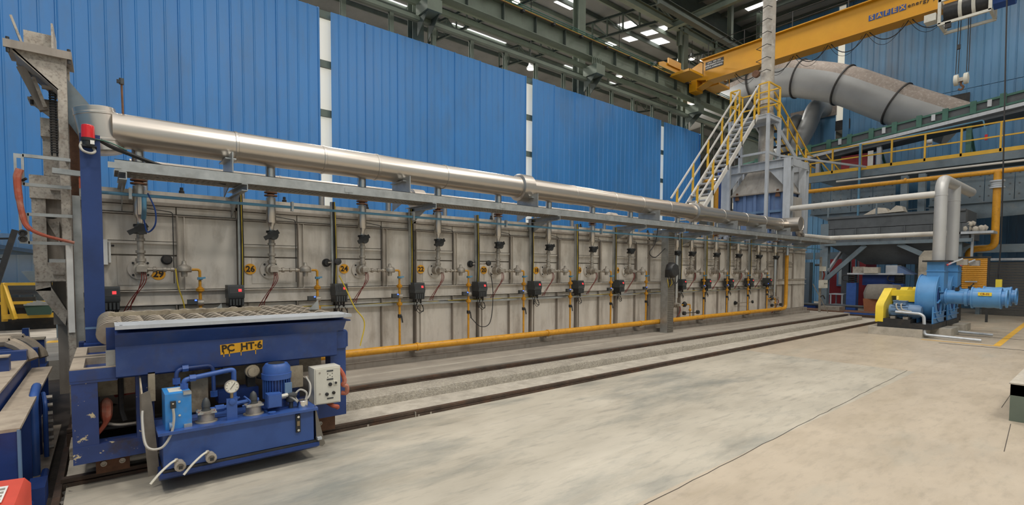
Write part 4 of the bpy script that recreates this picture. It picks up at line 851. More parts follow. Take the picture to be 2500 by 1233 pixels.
cable([(.0, 6.12, 2.80), (.10, 6.14, 2.75), (.25, 6.15, 2.70), (.45, 6.18, 2.64), (.7, 6.2, 2.58), (1.05, 6.22, 2.53)], .020, 'rubber', 'thick black corrugated hose drooping from beacon to cable tray', 'corrugated_hose')
cable([(-.04, 6.09, 2.80), (.06, 6.1, 2.79), (.2, 6.13, 2.74)], .006, 'conveyor_green', 'thin green wire leaving the warning beacon')
# ---- furnace door lifting tower
tw = T('door_tower', 'weathered pale steel door lifting tower at the furnace end', 'tower', (-.35, 7, .23))
def tb_(nm, mt, *a): return MB().box(*a).build(nm, mt, tw)
tb_('front_post', 'tower_paint', -.315, -.245, 6.72, 6.80, 1.83, 3.72)
tb_('front_post', 'white_paint', -.29, -.24, 6.70, 6.78, .95, 1.86); tb_('front_post', 'tower_paint', -.29, -.235, 6.72, 6.80, .0, .97)
tb_('rear_post', 'tower_paint', -.315, -.235, 7.1, 7.2, .0, 3.7)
MB().prism([(-.64, 6.72, 3.69), (-.64, 6.72, 3.66), (-.315, 6.72, 3.36), (-.315, 6.72, 3.70)], (0, .015, 0)).build('gusset', 'tower_paint', tw)
MB().prism([(-.64, 7.18, 3.69), (-.64, 7.18, 3.66), (-.315, 7.18, 3.36), (-.315, 7.18, 3.70)], (0, .015, 0)).build('gusset', 'tower_paint', tw)
MB().beam((-.62, 6.95, 3.67), (-.31, 6.95, 3.36), .46, .014, (0, 0, 1)).build('gusset_flange', 'furnace_edge', tw)
tp_ = MB().box(-.68, -.2, 6.66, 7.25, 3.71, 3.735).box(-.68, -.2, 6.66, 6.68, 3.66, 3.71).build('top_plate', 'furnace_edge', tw)
for (x, y) in ((-.65, 6.68), (-.22, 6.68), (-.62, 7.2)): MB().cyl((x, y, 3.62), (x, y, 3.76), .014, 8).build('bolt', 'dark_steel', tp_)
MB().box(-.55, -.34, 6.80, 6.812, 3.735, 3.90).build('channel_web', 'tower_paint', tw)
MB().prism([(-.63, 6.66, 3.96), (-.612, 6.66, 3.965), (-.545, 6.66, 3.735), (-.563, 6.66, 3.735)], (0, .5, 0)).build('channel_flange', 'tower_paint', tw); MB().prism([(-.345, 6.66, 3.97), (-.33, 6.66, 3.97), (-.33, 6.66, 3.735), (-.345, 6.66, 3.735)], (0, .5, 0)).build('channel_flange', 'tower_paint', tw)
MB().beam((-.60, 7.1, 3.62), (-.44, 7.1, 3.22), .08, .07).build('brace', 'furnace_edge', tw); MB().beam((-.50, 6.95, 3.5), (-.42, 6.95, 3.22), .05, .03).build('brace', 'tower_paint', tw)
MB().box(-.44, -.3, 6.9, 6.95, 3.40, 3.43).build('cross_bar', 'furnace_edge', tw)
MB().prism([(-.55, 7.3, 3.36), (-.55, 7.3, 3.32), (-.40, 7.3, 3.20), (-.33, 7.3, 3.20), (-.33, 7.3, 3.33)], (0, .02, 0)).build('lower_bracket', 'tower_paint', tw)
tb_('lower_bracket_plate', 'furnace_edge', -.57, -.32, 7.2, 7.5, 3.345, 3.365); MB().cyl((-.54, 7.24, 3.3), (-.54, 7.24, 3.38), .014, 8).build('bolt', 'dark_steel', tw)
ch = MB()
for k in range(26): ch.box(-.395, -.335, 6.97, 7.0, 3.30-.026*k+.13, 3.315-.026*k+.13)
ch.cyl((-.385, 6.985, 2.75), (-.385, 6.985, 3.43), .008, 6).cyl((-.345, 6.985, 2.75), (-.345, 6.985, 3.43), .008, 6)
ch.build('roller_chain', 'dark_steel', tw)
MB().prism([(-.245, 6.85, 3.52), (-.08, 6.85, 3.30), (-.08, 6.85, 3.02), (-.16, 6.85, 2.94), (-.245, 6.85, 3.08)], (0, .02, 0)).build('gear_guard', 'slate', tw)
tb_('inner_guide', 'rust', -.245, -.17, 6.95, 7.1, .5, 3.3)
for (x0, x1, z0, z1, y0, mt) in ((-.47, -.345, 2.58, 3.18, 7.25, 'tower_paint'), (-.48, -.33, 2.98, 3.17, 7.2, 'tower_paint'), (-.58, -.34, 2.33, 2.57, 7.2, 'tower_paint'), (-.57, -.46, 1.64, 2.34, 7.22, 'tower_paint'), (-.46, -.33, 1.70, 2.34, 7.3, 'furnace_edge'),
                             (-.56, -.32, 1.46, 1.66, 7.18, 'tower_paint'), (-.56, -.44, 1.36, 1.47, 7.2, 'tower_paint'), (-.44, -.3, .98, 1.46, 7.4, 'furnace_edge'), (-.41, -.31, .2, 1.0, 7.42, 'furnace_edge')):
    tb_('counterweight_box', mt, x0, x1, y0, y0+.16, z0, z1)
for (z0) in (3.04, 2.42, 1.53): tb_('slot_fin', 'furnace_edge', -.42, -.33, 7.16, 7.2, z0, z0+.012)
MB().prism([(-.56, 7.2, 1.37), (-.44, 7.2, 1.40), (-.315, 7.2, 1.13), (-.335, 7.2, .98), (-.385, 7.2, 1.07)], (0, .18, 0)).build('chute', 'tower_paint', tw)
MB().prism([(-.46, 7.25, 2.1), (-.36, 7.25, 2.1), (-.36, 7.25, 1.86)], (0, .1, 0)).build('spout', 'tower_paint', tw)
for z in (2.06, 2.085, 2.11, 2.14): MB().lathe((-.42, 7.18, z-.02), (0, 0, 1), [(0, .02), (.01, .05), (.02, .02)], 10).build('soot_ring', 'rubber', tw) if z == 2.14 else None
MB().box(-.235, -.17, 6.78, 6.84, .5, 2.34).build('seal_strip', 'galvanised', tw)
# ---- hose guide frames on the tower and the red hose
for (nm, z0, z1, lb) in (('up', 2.39, 2.66, 'upper galvanised hose guide frame reaching out from the tower'), ('lo', 1.84, 2.11, 'lower galvanised hose guide frame reaching out from the tower')):
    t = T('hose_guide', lb, 'bracket', (-.4, 6.6, z0)); dx = 0 if nm == 'up' else .02
    for z in (z0, z1): MB().section((-.57+dx, 6.6, z), (-.23, 6.6, z), .03, .03, .004, 'C').build('arm', 'galvanised', t)
    MB().box(-.63+dx, -.61+dx, 6.585, 6.592, z0-.01, z1+.01).box(-.58+dx, -.56+dx, 6.585, 6.592, z0-.01, z1+.01).box(-.61+dx, -.58+dx, 6.585, 6.592, z1-.03, z1+.01).box(-.61+dx, -.58+dx, 6.585, 6.592, z0-.01, z0+.06).build('slotted_plate', 'galvanised', t)
    MB().box(-.27, -.24, 6.59, 6.72, z0, z0+.02).box(-.27, -.24, 6.59, 6.72, z1-.01, z1+.01).build('mount', 'galvanised', t)
    if nm == 'lo':
        for z in (1.93, 1.875): MB().lathe((-.585, 6.58, z), (0, -1, 0), [(0, .032), (.015, .032), (.017, .02), (.008, .015)], 16).build('pulley', 'dark_steel', t)
    else: MB().cyl((-.575, 6.57, 2.42), (-.545, 6.55, 2.44), .012, 8).build('clip', 'dark_steel', t)
tag(MB().tube(curve([(-.585, 6.54, 2.52), (-.605, 6.54, 2.44), (-.60, 6.54, 2.28), (-.58, 6.54, 2.10), (-.555, 6.54, 2.0), (-.50, 6.53, 1.945), (-.40, 6.53, 1.90), (-.22, 6.55, 1.85)], 6), [.030]*7+[.028]*7+[.024]*7+[.022]*7+[.016]*7+[.014]*8, 8).build('flat_hose', 'hose_red', loc=(-.4, 6.54, 1.85)), 'long rust red hose hanging over the tower guide frames', 'hose')
# electric items near the tower
t = T('tower_bracket_arm', 'galvanised slotted arm between the tower and the beacon column', 'bracket', (-.3, 6.5, 2.5))
MB().section((-.36, 6.5, 2.53), (-.1, 6.5, 2.52), .06, .05, .005, 'C').build('arm', 'galvanised', t); MB().box(-.17, -.14, 6.48, 6.5, 2.38, 2.5).build('red_tab', 'hose_red', t); MB().cyl((-.155, 6.49, 2.30), (-.155, 6.49, 2.38), .016, 8).build('limit_switch', 'cast', t)
t = T('terminal_enclosure', 'narrow white terminal enclosure half hidden behind the beacon column', 'enclosure', (.02, 6.75, 1.65))
MB().box(.0, .035, 6.7, 6.83, 1.64, 1.90).build('door', 'white_paint', t); MB().box(.04, .06, 6.72, 6.83, 1.66, 1.88).build('body', 'white_paint', t); MB().cyl((.065, 6.74, 1.84), (.09, 6.74, 1.84), .01, 8).build('latch', 'dark_steel', t)
t = T('sensor_pole', 'thin dark pole with a small sensor above the duct', 'pole', (.19, 6.62, 3.19))
MB().cyl((.19, 6.62, 3.19), (.185, 6.62, 3.52), .010, 8).build('pole', 'rust', t); MB().cyl((.185, 6.62, 3.50), (.185, 6.62, 3.56), .022, 10).build('sensor_head', 'dark_grey', t); MB().box(.145, .175, 6.60, 6.64, 3.51, 3.54).build('sensor_clip', 'black_plastic', t)
# ------------------------------------------------------------------ blue machine in the cross track at the picture's near corner
lm = T('cross_transfer_car', 'blue cross transfer machine with dusty top in the near corner pit', 'transfer car', (-1, 5.5, -.06))
def lb_(nm, mt, *a): return MB().box(*a).build(nm, mt, lm)
lb_('front_plate', 'deep_blue', -2.2, -.36, 4.25, 4.29, .02, .60); lb_('front_plate_edge', 'steel_blue', -.366, -.352, 4.245, 4.295, .02, .61)
lb_('side_flange', 'dusty_top', -.50, -.352, 4.25, 6.75, .60, .62); lb_('side_web', 'deep_blue', -.46, -.44, 4.29, 6.75, .02, .60); lb_('bottom_flange', 'dusty_top', -.50, -.30, 4.29, 6.75, .0, .02)
for y in (5.0, 5.75, 6.5): lb_('side_rib', 'deep_blue', -.44, -.37, y, y+.02, .02, .60)
lb_('upper_box', 'deep_blue', -2.2, -.52, 4.85, 6.9, .40, .74); lb_('upper_plate', 'dusty_top', -2.2, -.50, 4.80, 6.95, .74, .755); lb_('tray_floor', 'dusty_top', -2.2, -.50, 4.29, 4.85, .58, .60)
lug = MB().prism([(-.70, 5.15, .755), (-.66, 5.15, .755), (-.66, 5.45, .755), (-.70, 5.45, .755)], (0, 0, .17)); MB().box(-.70, -.67, 5.12, 5.18, .755, .93).box(-.70, -.67, 5.32, 5.38, .755, .93).box(-.70, -.67, 5.18, 5.32, .89, .93).build('lifting_lug', 'car_blue', lm)
lb_('cross_bar', 'car_blue', -2.2, -.55, 5.75, 5.85, .755, .87); lb_('cross_bar_cap', 'dusty_top', -2.2, -.55, 5.73, 5.87, .87, .88)
for y in (6.35, 7.35):
    lb_('rail_beam', 'car_blue', -2.2, -.50, y, y+.12, .755 if y < 7 else .5, .84 if y < 7 else .74)
    MB().tube(curve([(-2.2, y+.2, .92 if y < 7 else .84), (-.8, y+.2, .92 if y < 7 else .84), (-.62, y+.19, .90 if y < 7 else .82), (-.50, y+.15, .80 if y < 7 else .70), (-.47, y+.13, .74 if y < 7 else .62)], 6), .05, 8).build('cable_cover', 'dusty_top', lm)
lb_('rear_beam', 'car_blue', -2.2, -.52, 8.4, 8.6, .42, .72); lb_('rear_beam_top', 'dirty_beam', -2.2, -.52, 8.38, 8.62, .72, .735); lb_('rear_stop', 'car_blue', -.72, -.66, 8.45, 8.55, .735, .86)
lb_('bottom_deck', 'deep_blue', -2.2, -.5, 4.3, 8.6, .3, .42)
MB().tube(fillet([(-.37, 5.2, .02), (-.37, 5.2, .60), (-.37, 5.5, .66), (-.40, 5.8, .56)], .1, 6), .03, 10).build('vertical_pipe', 'motor_blue', lm)
MB().tube(fillet([(-.33, 5.55, .05), (-.33, 5.55, .50), (-.35, 5.7, .55)], .06, 5), .016, 8).build('vertical_pipe', 'motor_blue', lm)
for k in range(7): MB().cyl((-.33, 5.65+.02*(k % 2), .10+.07*k), (-.29, 5.65+.02*(k % 2), .10+.07*k), .018, 8).build('fitting', 'cast', lm)
lb_('valve_block', 'cast', -.37, -.31, 5.75, 5.95, .12, .34); lb_('wheel_bogie', 'deep_blue', -.36, -.27, 4.5, 4.75, .0, .14)
MB().tube(curve([(-.40, 4.2, -.02), (-.36, 4.4, .04), (-.31, 4.75, .06), (-.30, 5.0, .10)], 6), .022, 8).build('drag_chain', 'deep_blue', lm)
tag(MB().box(-.31, -.27, 2.0, 9.9, -.06, .03).build('rail', 'rail_steel', loc=(-.29, 5, -.06)), 'dark rail in the pit beside the blue cross transfer machine', 'rail')
lm.location.x -= .07
# rubble along the pit edge
m = MB(); q = random.Random(5)
for k in range(170):
    x = q.uniform(-.27, -.19); y = 3.6+q.random()*4.2; s_ = q.uniform(.008, .035); z = -.05+q.random()*.05
    vs = [(x+q.uniform(-s_, s_), y+q.uniform(-s_, s_), z+q.uniform(-s_, s_)) for _ in range(4)]
    m.add(vs, [(0, 1, 2), (0, 2, 3), (0, 3, 1), (1, 3, 2)])
o = m.build('rubble', 'rubble'); o['kind'] = 'stuff'; o['label'] = 'grey broken concrete rubble along the pit edge'; o['category'] = 'rubble'
# red carton in the near corner
rb = T('red_carton', 'red and white carton at the bottom corner of the picture', 'carton', (-.6, 3.7, 0))
MB().prism([(-1.1, 3.30, 0), (-.38, 3.30, 0), (-.355, 3.33, .02), (-.355, 3.33, .36), (-.38, 3.32, .40), (-1.1, 3.30, .46)], (0, .62, 0)).build('body', 'red_box', rb)
MB().prism([(-1.0, 3.29, .20), (-.52, 3.29, .0), (-.50, 3.29, .14), (-.56, 3.29, .30), (-.7, 3.29, .40), (-1.0, 3.29, .42)], (0, .008, 0)).build('white_patch', 'white_paint', rb)
pr = MB().prism([(-.47, 3.55, .4165), (-.43, 3.55, .4135), (-.43, 3.80, .4135), (-.47, 3.80, .4165)], (0, 0, .002)).build('printed_label', 'white_paint', rb)
for k in range(4): MB().box(-.462, -.438, 3.57+k*.055, 3.60+k*.055, .4165, .4185).build('print_block', 'sack_grey', pr)
# ---- far left background behind the tower
t = T('yellow_guard_rail', 'yellow pipe guard rail on the far platform behind the tower', 'guard rail', (-1.5, 15.2, .3))
for x in (-3.2, -1.68): MB().beam((x, 15.2, .45), (x, 15.2, 1.27), .09, .09).build('post', 'rail_yellow', t)
MB().beam((-1.68, 15.2, 1.27), (-1.5, 15.0, .5), .07, .07).build('brace', 'rail_yellow', t)
for (z, h) in ((1.25, .06), (.84, .06)): MB().beam((-4, 15.2, z), (-.6, 15.2, z), .05, h).build('rail', 'rail_yellow', t)
MB().box(-1.7, -.5, 15.1, 15.2, .50, .60).build('toe_board', 'rail_yellow', t)
t = T('far_conveyor_frame', 'dark steel conveyor frame behind the yellow guard rail', 'machine', (-1.6, 16, .23))
MB().box(-4, -.5, 15.4, 15.6, .23, .62).build('base_beam', 'dark_steel', t); MB().box(-4, -.5, 15.5, 15.7, 1.0, 1.22).build('top_beam', 'slate_dark', t); MB().box(-2.0, -1.2, 15.4, 15.5, .62, .95).build('cover', 'dark_steel', t)
MB().box(-3, -.5, 15.38, 15.42, .80, .83).build('slide_bar', 'galvanised', t)
tag(MB().prism([(-1.35, 14.9, .80), (-.9, 14.9, .80), (-.93, 14.9, .58), (-1.3, 14.9, .58)], (0, .4, 0)).build('green_bin', 'green_bin', loc=(-1.1, 15, .58)), 'small green scrap bin beyond the yellow guard rail', 'bin')
t = T('scrap_pile_bar', 'bundle of grey offcut bars lying in the green bin', 'offcut', (-1.2, 14.8, .8))
for k in range(5): MB().beam((-1.35+.05*k, 14.85, .81+.02*k), (-.95+.02*k, 14.9, .80+.03*(k % 2)), .03, .03).build('bar', 'galvanised', t)
t = T('steel_ladder_frame', 'slanted black steel ladder frame at the far corner', 'ladder', (-1.4, 12, .23))
MB().beam((-1.62, 12, .5), (-1.16, 12, 2.25), .06, .08).build('stringer', 'dark_steel', t); MB().beam((-1.85, 12.2, .5), (-1.4, 12.2, 2.25), .06, .08).build('stringer', 'rail_yellow', t)
for k in range(5): MB().beam((-1.60+.10*k, 12, .7+.35*k), (-1.78+.10*k, 12.2, .7+.35*k), .03, .03).build('rung', 'dark_steel', t)
tag(MB().prism([(-1.2, 13, 1.54), (-.6, 13, 1.54), (-.6, 13, 1.34), (-1.08, 13, 1.34)], (0, .5, 0)).box(-.75, -.65, 13.2, 13.3, .23, 1.34).build('grey_trough', 'slate', loc=(-.9, 13.2, 1.34)), 'grey sheet trough sticking out behind the tower', 'trough')
S(MB().box(-.85, -.66, 12.4, 12.75, .23, .233).build('floor_marking', 'line_yellow'))
# ------------------------------------------------------------------ overhead crane
cr = T('overhead_crane', 'yellow overhead bridge crane with lettered girder and hoist', 'crane', (22, 6, 10.3))
gd = MB().prism([(21.75, 13.3, 10.62), (21.75, 12.4, 10.40), (21.75, -6, 10.40), (21.75, -6, 11.36), (21.75, 12.7, 11.36), (21.75, 13.3, 11.15)], (.5, 0, 0)).build('girder', 'crane_yellow', cr)
MB().box(21.6, 22.4, -6, 12.75, 11.36, 11.40).build('top_flange', 'crane_yellow', cr); MB().box(21.68, 22.32, -6, 12.5, 10.36, 10.40).build('bottom_flange', 'crane_yellow', cr)
MB().beam((22, 12.4, 10.38), (22, 13.35, 10.06), .5, .04).build('end_haunch', 'crane_yellow', cr)
ec = MB().box(19.6, 24.6, 13.36, 13.64, 10.68, 10.98).build('end_carriage', 'crane_yellow', cr)
MB().prism([(19.6, 13.36, 10.98), (19.25, 13.36, 10.85), (19.3, 13.36, 10.6), (19.6, 13.36, 10.68)], (0, .28, 0)).build('buffer_arm', 'crane_yellow', ec); MB().cyl((19.15, 13.5, 10.82), (19.3, 13.5, 10.82), .09, 14).build('rubber_buffer', 'rubber', ec)
for x in (19.8, 24.4): MB().cyl((x, 13.44, 10.68), (x, 13.56, 10.68), .1, 16).build('wheel', 'dark_steel', ec)
MB().box(19.9, 20.9, 13.3, 13.36, 10.9, 11.2).build('carriage_plate', 'crane_yellow', ec); MB().box(21.7, 22.3, 13.0, 13.36, 10.06, 10.7).build('girder_seat', 'crane_yellow', cr)
for (x0, x1, y0, y1, nm) in ((19.95, 21.1, 12.28, 13.26, 'a'), (22.45, 23.5, 12.3, 13.06, 'b')):
    p_ = MB().box(x0, x1, y0, y1, 10.34, 10.36).box(x0, x1, y0, y0+.02, 10.36, 10.44).box(x0, x0+.02, y0, y1, 10.36, 10.44).box(x1-.02, x1, y0, y1, 10.36, 10.44).build('service_platform', 'crane_yellow', cr)
    for (x, y) in ((x0+.02, y0+.02), (x1-.02, y0+.02)): MB().cyl((x, y, 10.36), (x, y, 10.95), .018, 6).build('rail_post', 'dark_steel' if nm == 'a' else 'crane_yellow', p_)
    MB().cyl((x0, y0+.02, 10.95), (x1, y0+.02, 10.95), .018, 6).build('hand_rail', 'dark_steel' if nm == 'a' else 'crane_yellow', p_)
MB().box(22.55, 23.3, 12.75, 13.0, 10.5, 10.9).build('panel_box', 'galv_grey', cr); MB().lathe((23.3, 12.4, 10.9), (0, 0, -1), [(0, .06), (.1, .09), (.22, .09), (.26, .04)], 12).build('siren', 'brass', cr)
pl = MB().box(21.735, 21.748, 11.7, 12.56, 10.86, 11.22).build('rating_plate', 'plate_black', cr)
for k, s_ in enumerate(('S.W.L.  5000  KGS.', 'SAFEX ENERGY PVT.LTD.', 'VATVA, AHMEDABAD.')): text(s_, .082, (21.73, 12.13, 11.15-.105*k), (0, -1, 0), (0, 0, 1), 'white_paint', 'lettering', pl, .001, .0015)
for k, c_ in enumerate('SAFEX'):
    y = 6.10-k*.225; q_ = MB().box(21.735, 21.748, y-.095, y+.095, 10.70, 10.90).build('logo_tile', 'logo_blue', cr)
    text(c_, .22, (21.733, y, 10.80), (0, -1, 0), (0, 0, 1), 'crane_yellow', 'lettering', q_, .001, .006)
text('energy pvt.ltd', .19, (21.735, 5.06, 10.79), (0, -1, 0), (0, 0, 1), 'ink', 'lettering', cr, .001, .003, 'LEFT', 1.18)
for y in (12.7, 11.0, 9.0, 7.0, 5.0): MB().cyl((22.2, y, 11.4), (22.2, y, 12.3), .02, 6).build('rail_post', 'dark_steel', cr); MB().box(22.1, 22.3, y-.05, y+.05, 11.38, 11.6).build('post_socket', 'crane_yellow', cr)
for z in (12.28, 11.9): MB().cyl((22.2, 12.7, z), (22.2, -5, z), .014, 6).build('hand_rail', 'dark_steel', cr)
for k in range(6):
    y = 11.2-k*1.25; MB().tube(sag((21.9, y, 10.36), (21.9, y-1.15, 10.36), .42+.05*(k % 2)), .016, 6).build('festoon_cable', 'cable_black', cr); MB().tube(sag((22.0, y+.1, 10.36), (22.0, y-1.0, 10.36), .55), .008, 5).build('festoon_cable', 'cable_black', cr)
# hoist trolley hung from the girder
ho = T('crane_hoist', 'rope hoist with black drum and pale frame under the girder', 'hoist', (21.4, 3.4, 9.5))
for (y, z) in ((4.05, 10.3), (4.05, 9.6), (2.85, 9.6), (2.85, 10.3)): MB().beam((21.0, y, z), (21.9, y, z), .08, .08).build('frame_bar', 'enclosure', ho)
for x in (21.0, 21.9):
    for z in (9.56, 10.3): MB().beam((x, 4.08, z), (x, 2.82, z), .08, .08).build('frame_bar', 'enclosure', ho)
    for y in (4.05, 2.85): MB().beam((x, y, 9.56), (x, y, 10.42), .08, .08).build('frame_post', 'enclosure', ho)
MB().cyl((21.4, 3.98, 10.0), (21.4, 2.9, 10.0), .30, 28).build('rope_drum', 'black_plastic', ho)
for y in (3.62, 3.30): MB().lathe((21.4, y, 10.0), (0, -1, 0), [(0, .3), (0, .33), (.09, .33), (.09, .3)], 28).build('drum_flange', 'enclosure', ho)
MB().cyl((21.4, 2.82, 10.0), (21.4, 2.35, 10.0), .33, 8).build('hoist_motor', 'logo_blue', ho); MB().box(20.9, 21.3, 4.12, 4.42, 9.72, 9.95).build('connection_box', 'enclosure', ho); MB().box(20.96, 21.04, 3.75, 3.9, 9.38, 9.56).build('guide_foot', 'dark_steel', ho)
for y in (3.62, 3.56, 3.38, 3.33): MB().cyl((21.3, y, 9.7), (21.3, y+(.02 if y > 3.5 else .0), 7.95), .011, 6).build('wire_rope', 'dark_steel', ho)
MB().box(21.26, 21.34, 3.55, 3.63, 8.72, 8.86).build('rope_weight', 'dark_steel', ho)
hk = T('hook_block', 'pale two sheave crane hook block hanging on ropes', 'hook', (21.3, 3.5, 7.4))
for y in (3.62, 3.38): MB().lathe((21.3, y+.06, 7.75), (0, -1, 0), [(0, .12), (.01, .17), (.11, .17), (.12, .12)], 10).build('sheave_cover', 'enclosure', hk)
MB().box(21.24, 21.36, 3.36, 3.64, 7.68, 7.80).build('cross_head', 'cast', hk); MB().tube(curve([(21.3, 3.5, 7.68), (21.3, 3.5, 7.58), (21.3, 3.44, 7.5), (21.3, 3.49, 7.42), (21.3, 3.56, 7.46)], 5), .03, 8).build('hook', 'rust', hk)
# ------------------------------------------------------------------ flue hood, chimney, access tower with stair
hd = T('flue_hood', 'blue framed flue hood box with a grey pyramid top', 'hood', (18, 7.9, 2.36))
MB().box(17.2, 18.6, 7.05, 8.75, 2.36, 4.22).build('box', 'hood_blue', hd)
for y in (7.1, 7.55, 8.0, 8.35, 8.7): MB().box(17.14, 17.2, y-.05, y+.05, 2.4, 4.22).build('rib', 'hood_blue', hd)
for z in (3.0, 3.55): MB().box(17.13, 17.2, 7.05, 8.75, z, z+.08).build('rib', 'steel_blue', hd)
for y in (7.75, 8.25): MB().box(17.12, 17.2, y-.2, y+.2, 2.9, 3.5).build('access_door', 'hood_blue', hd); MB().box(17.1, 17.12, y-.08, y+.08, 3.42, 3.45).build('door_latch', 'galvanised', hd)
MB().add([(17.1, 6.98, 4.22), (18.7, 6.98, 4.22), (18.7, 8.82, 4.22), (17.1, 8.82, 4.22), (17.5, 7.5, 5.25), (18.2, 7.5, 5.25), (18.2, 8.25, 5.25), (17.5, 8.25, 5.25)], [(3, 2, 1, 0), (4, 5, 6, 7), (0, 1, 5, 4), (1, 2, 6, 5), (2, 3, 7, 6), (3, 0, 4, 7)]).build('pyramid', 'pyramid', hd)
MB().box(17.06, 18.74, 6.94, 8.86, 4.19, 4.23).build('rim_flange', 'furnace_edge', hd)
for (y) in (7.25, 8.6): MB().prism([(17.12, y-.08, 4.05), (17.12, y+.08, 4.05), (17.12, y+.03, 4.3), (17.12, y-.03, 4.3)], (-.02, 0, 0)).build('hook_lug', 'rust', hd)
MB().prism([(17.25, 6.75, 3.2), (17.25, 6.75, 4.0), (17.25, 7.05, 4.1), (17.25, 7.05, 2.9)], (.5, 0, 0)).build('inlet_cone', 'pyramid', hd)
MB().box(17.14, 17.17, 8.82, 9.0, 3.05, 3.35).build('warning_tag', 'tag_yellow', hd); MB().box(17.13, 17.14, 8.85, 8.97, 3.22, 3.28).build('warning_tag', 'ink', hd)
cm = T('chimney', 'tall weathered steel chimney with climbing rungs above the hood', 'chimney', (17.75, 7.95, 5.25))
MB().cyl((17.75, 7.95, 5.2), (17.75, 7.95, 7.0), .235, 24).build('lower_shell', 'chimney', cm); MB().cyl((17.75, 7.95, 7.0), (17.75, 7.95, 14), .205, 24).build('upper_shell', 'chimney', cm)
MB().lathe((17.75, 7.95, 10.9), (0, 0, 1), [(0, .205), (0, .26), (.03, .26), (.03, .205)], 24).build('flange_ring', 'chimney', cm); MB().lathe((17.75, 7.95, 7.3), (0, 0, 1), [(0, .205), (0, .25), (.02, .25), (.02, .205)], 24).build('flange_ring', 'cast', cm)
for k in range(10):
    z = 7.9+k*.42; MB().tube([(17.62, 8.15, z), (17.45, 8.22, z+.02), (17.42, 7.85, z+.08), (17.58, 7.78, z+.06)], .012, 5).build('rung', 'dark_steel', cm)
MB().cyl((17.5, 8.2, 8.35), (17.38, 8.2, 8.35), .12, 12).build('test_port', 'rust', cm)
pf = T('access_tower', 'grey portal frame and yellow railed platform around the chimney', 'platform', (17, 8, 2.36))
for x in (17.0, 18.2):
    MB().section((x, 6.88, 2.36), (x, 6.88, 5.22), .22, .24, .02, 'I', (1, 0, 0)).build('portal_leg', 'galv_grey', pf); MB().section((x, 8.95, 2.36), (x, 8.95, 5.22), .22, .24, .02, 'I', (1, 0, 0)).build('portal_leg', 'galv_grey', pf)
    MB().section((x, 6.76, 5.08), (x, 9.07, 5.08), .2, .28, .02, 'I').build('portal_beam', 'galv_grey', pf)
    MB().prism([(x-.01, 7.0, 4.94), (x-.01, 7.0, 4.35), (x-.01, 7.5, 4.94)], (.02, 0, 0)).build('haunch', 'galv_grey', pf); MB().prism([(x-.01, 8.84, 4.94), (x-.01, 8.84, 4.35), (x-.01, 8.34, 4.94)], (.02, 0, 0)).build('haunch', 'galv_grey', pf)
MB().box(17.0, 18.2, 6.76, 6.78, 4.98, 5.2).build('portal_tie', 'galv_grey', pf)
PX0, PX1, PY0, PY1, PZ = 16.64, 17.46, 7.4, 8.66, 6.67
for (x, y) in ((PX0, PY0), (PX1, PY0), (PX0, PY1), (PX1, PY1)): MB().beam((x, y, 2.36), (x, y, PZ), .09, .09).build('leg', 'galv_grey', pf)
for (x, y) in ((PX0, PY1-.35),): MB().beam((x, y, 4.9), (x, y, PZ), .06, .06).build('leg', 'galv_grey', pf)
MB().box(PX0-.05, PX1+.05, PY0-.05, PY1+.05, PZ-.03, PZ).build('deck', 'galv_grey', pf)
for (p, q) in (((PX0, PY0, PZ-.07), (PX0, PY1, PZ-.07)), ((PX1, PY0, PZ-.07), (PX1, PY1, PZ-.07)), ((PX0, PY0, PZ-.07), (PX1, PY0, PZ-.07)), ((PX0, PY1, PZ-.07), (PX1, PY1, PZ-.07))): MB().beam(p, q, .06, .12).build('deck_beam', 'galv_grey', pf)
for (p, q) in (((PX0, PY0, 5.45), (PX0, PY1, 5.45)), ((PX0, PY0, 5.45), (PX1, PY0, 5.45)), ((PX1, PY0, 5.45), (24.8, PY0-.4, 6.0))): MB().beam(p, q, .06, .07).build('tie_bar', 'galv_grey', pf)
posts = [(PX0, PY0), (PX1, PY0), (PX0, PY1), (PX1, PY1), (PX0, 8.36), (PX0, 7.72)]
for (x, y) in posts: MB().beam((x, y, PZ), (x, y, PZ+1.0), .045, .045).build('rail_post', 'rail_yellow', pf)
for z in (PZ+1.0, PZ+.5):
    for (p, q) in (((PX0, PY0, z), (PX1, PY0, z)), ((PX1, PY0, z), (PX1, PY1, z)), ((PX0, PY1, z), (PX1, PY1, z)), ((PX0, PY0, z), (PX0, 7.72, z)), ((PX0, 8.36, z), (PX0, PY1, z))): MB().beam(p, q, .04, .04).build('hand_rail', 'rail_yellow', pf)
sr = T('access_stair', 'steep grey open tread stair with yellow posts climbing to the platform', 'stair', (14.8, 8, 2.8))
SA, SB = (12.75, 2.75), (16.6, 6.67)     # (x, z) foot and head
for y in (7.72, 8.36): MB().beam((SA[0], y, SA[1]), (SB[0], y, SB[1]), .05, .12).build('stringer', 'white_pipe', sr)
for k in range(20):
    f_ = (k+.6)/20; x = SA[0]+(SB[0]-SA[0])*f_; z = SA[1]+(SB[1]-SA[1])*f_; MB().box(x-.1, x+.1, 7.74, 8.34, z, z+.03).build('tread', 'galv_grey', sr)
for y in (7.72, 8.36):
    for dz in (.95, .52): MB().beam((SA[0], y, SA[1]+dz), (SB[0], y, SB[1]+dz), .04, .045).build('hand_rail', 'white_pipe', sr)
    for k in range(5):
        f_ = .08+k*.215; x = SA[0]+(SB[0]-SA[0])*f_; z = SA[1]+(SB[1]-SA[1])*f_; MB().beam((x, y, z-.08), (x, y, z+.95), .05, .05).build('rail_post', 'rail_yellow', sr)
s2 = T('rear_stair', 'small stair with yellow handrails going down behind the platform', 'stair', (19, 8, 5.5))
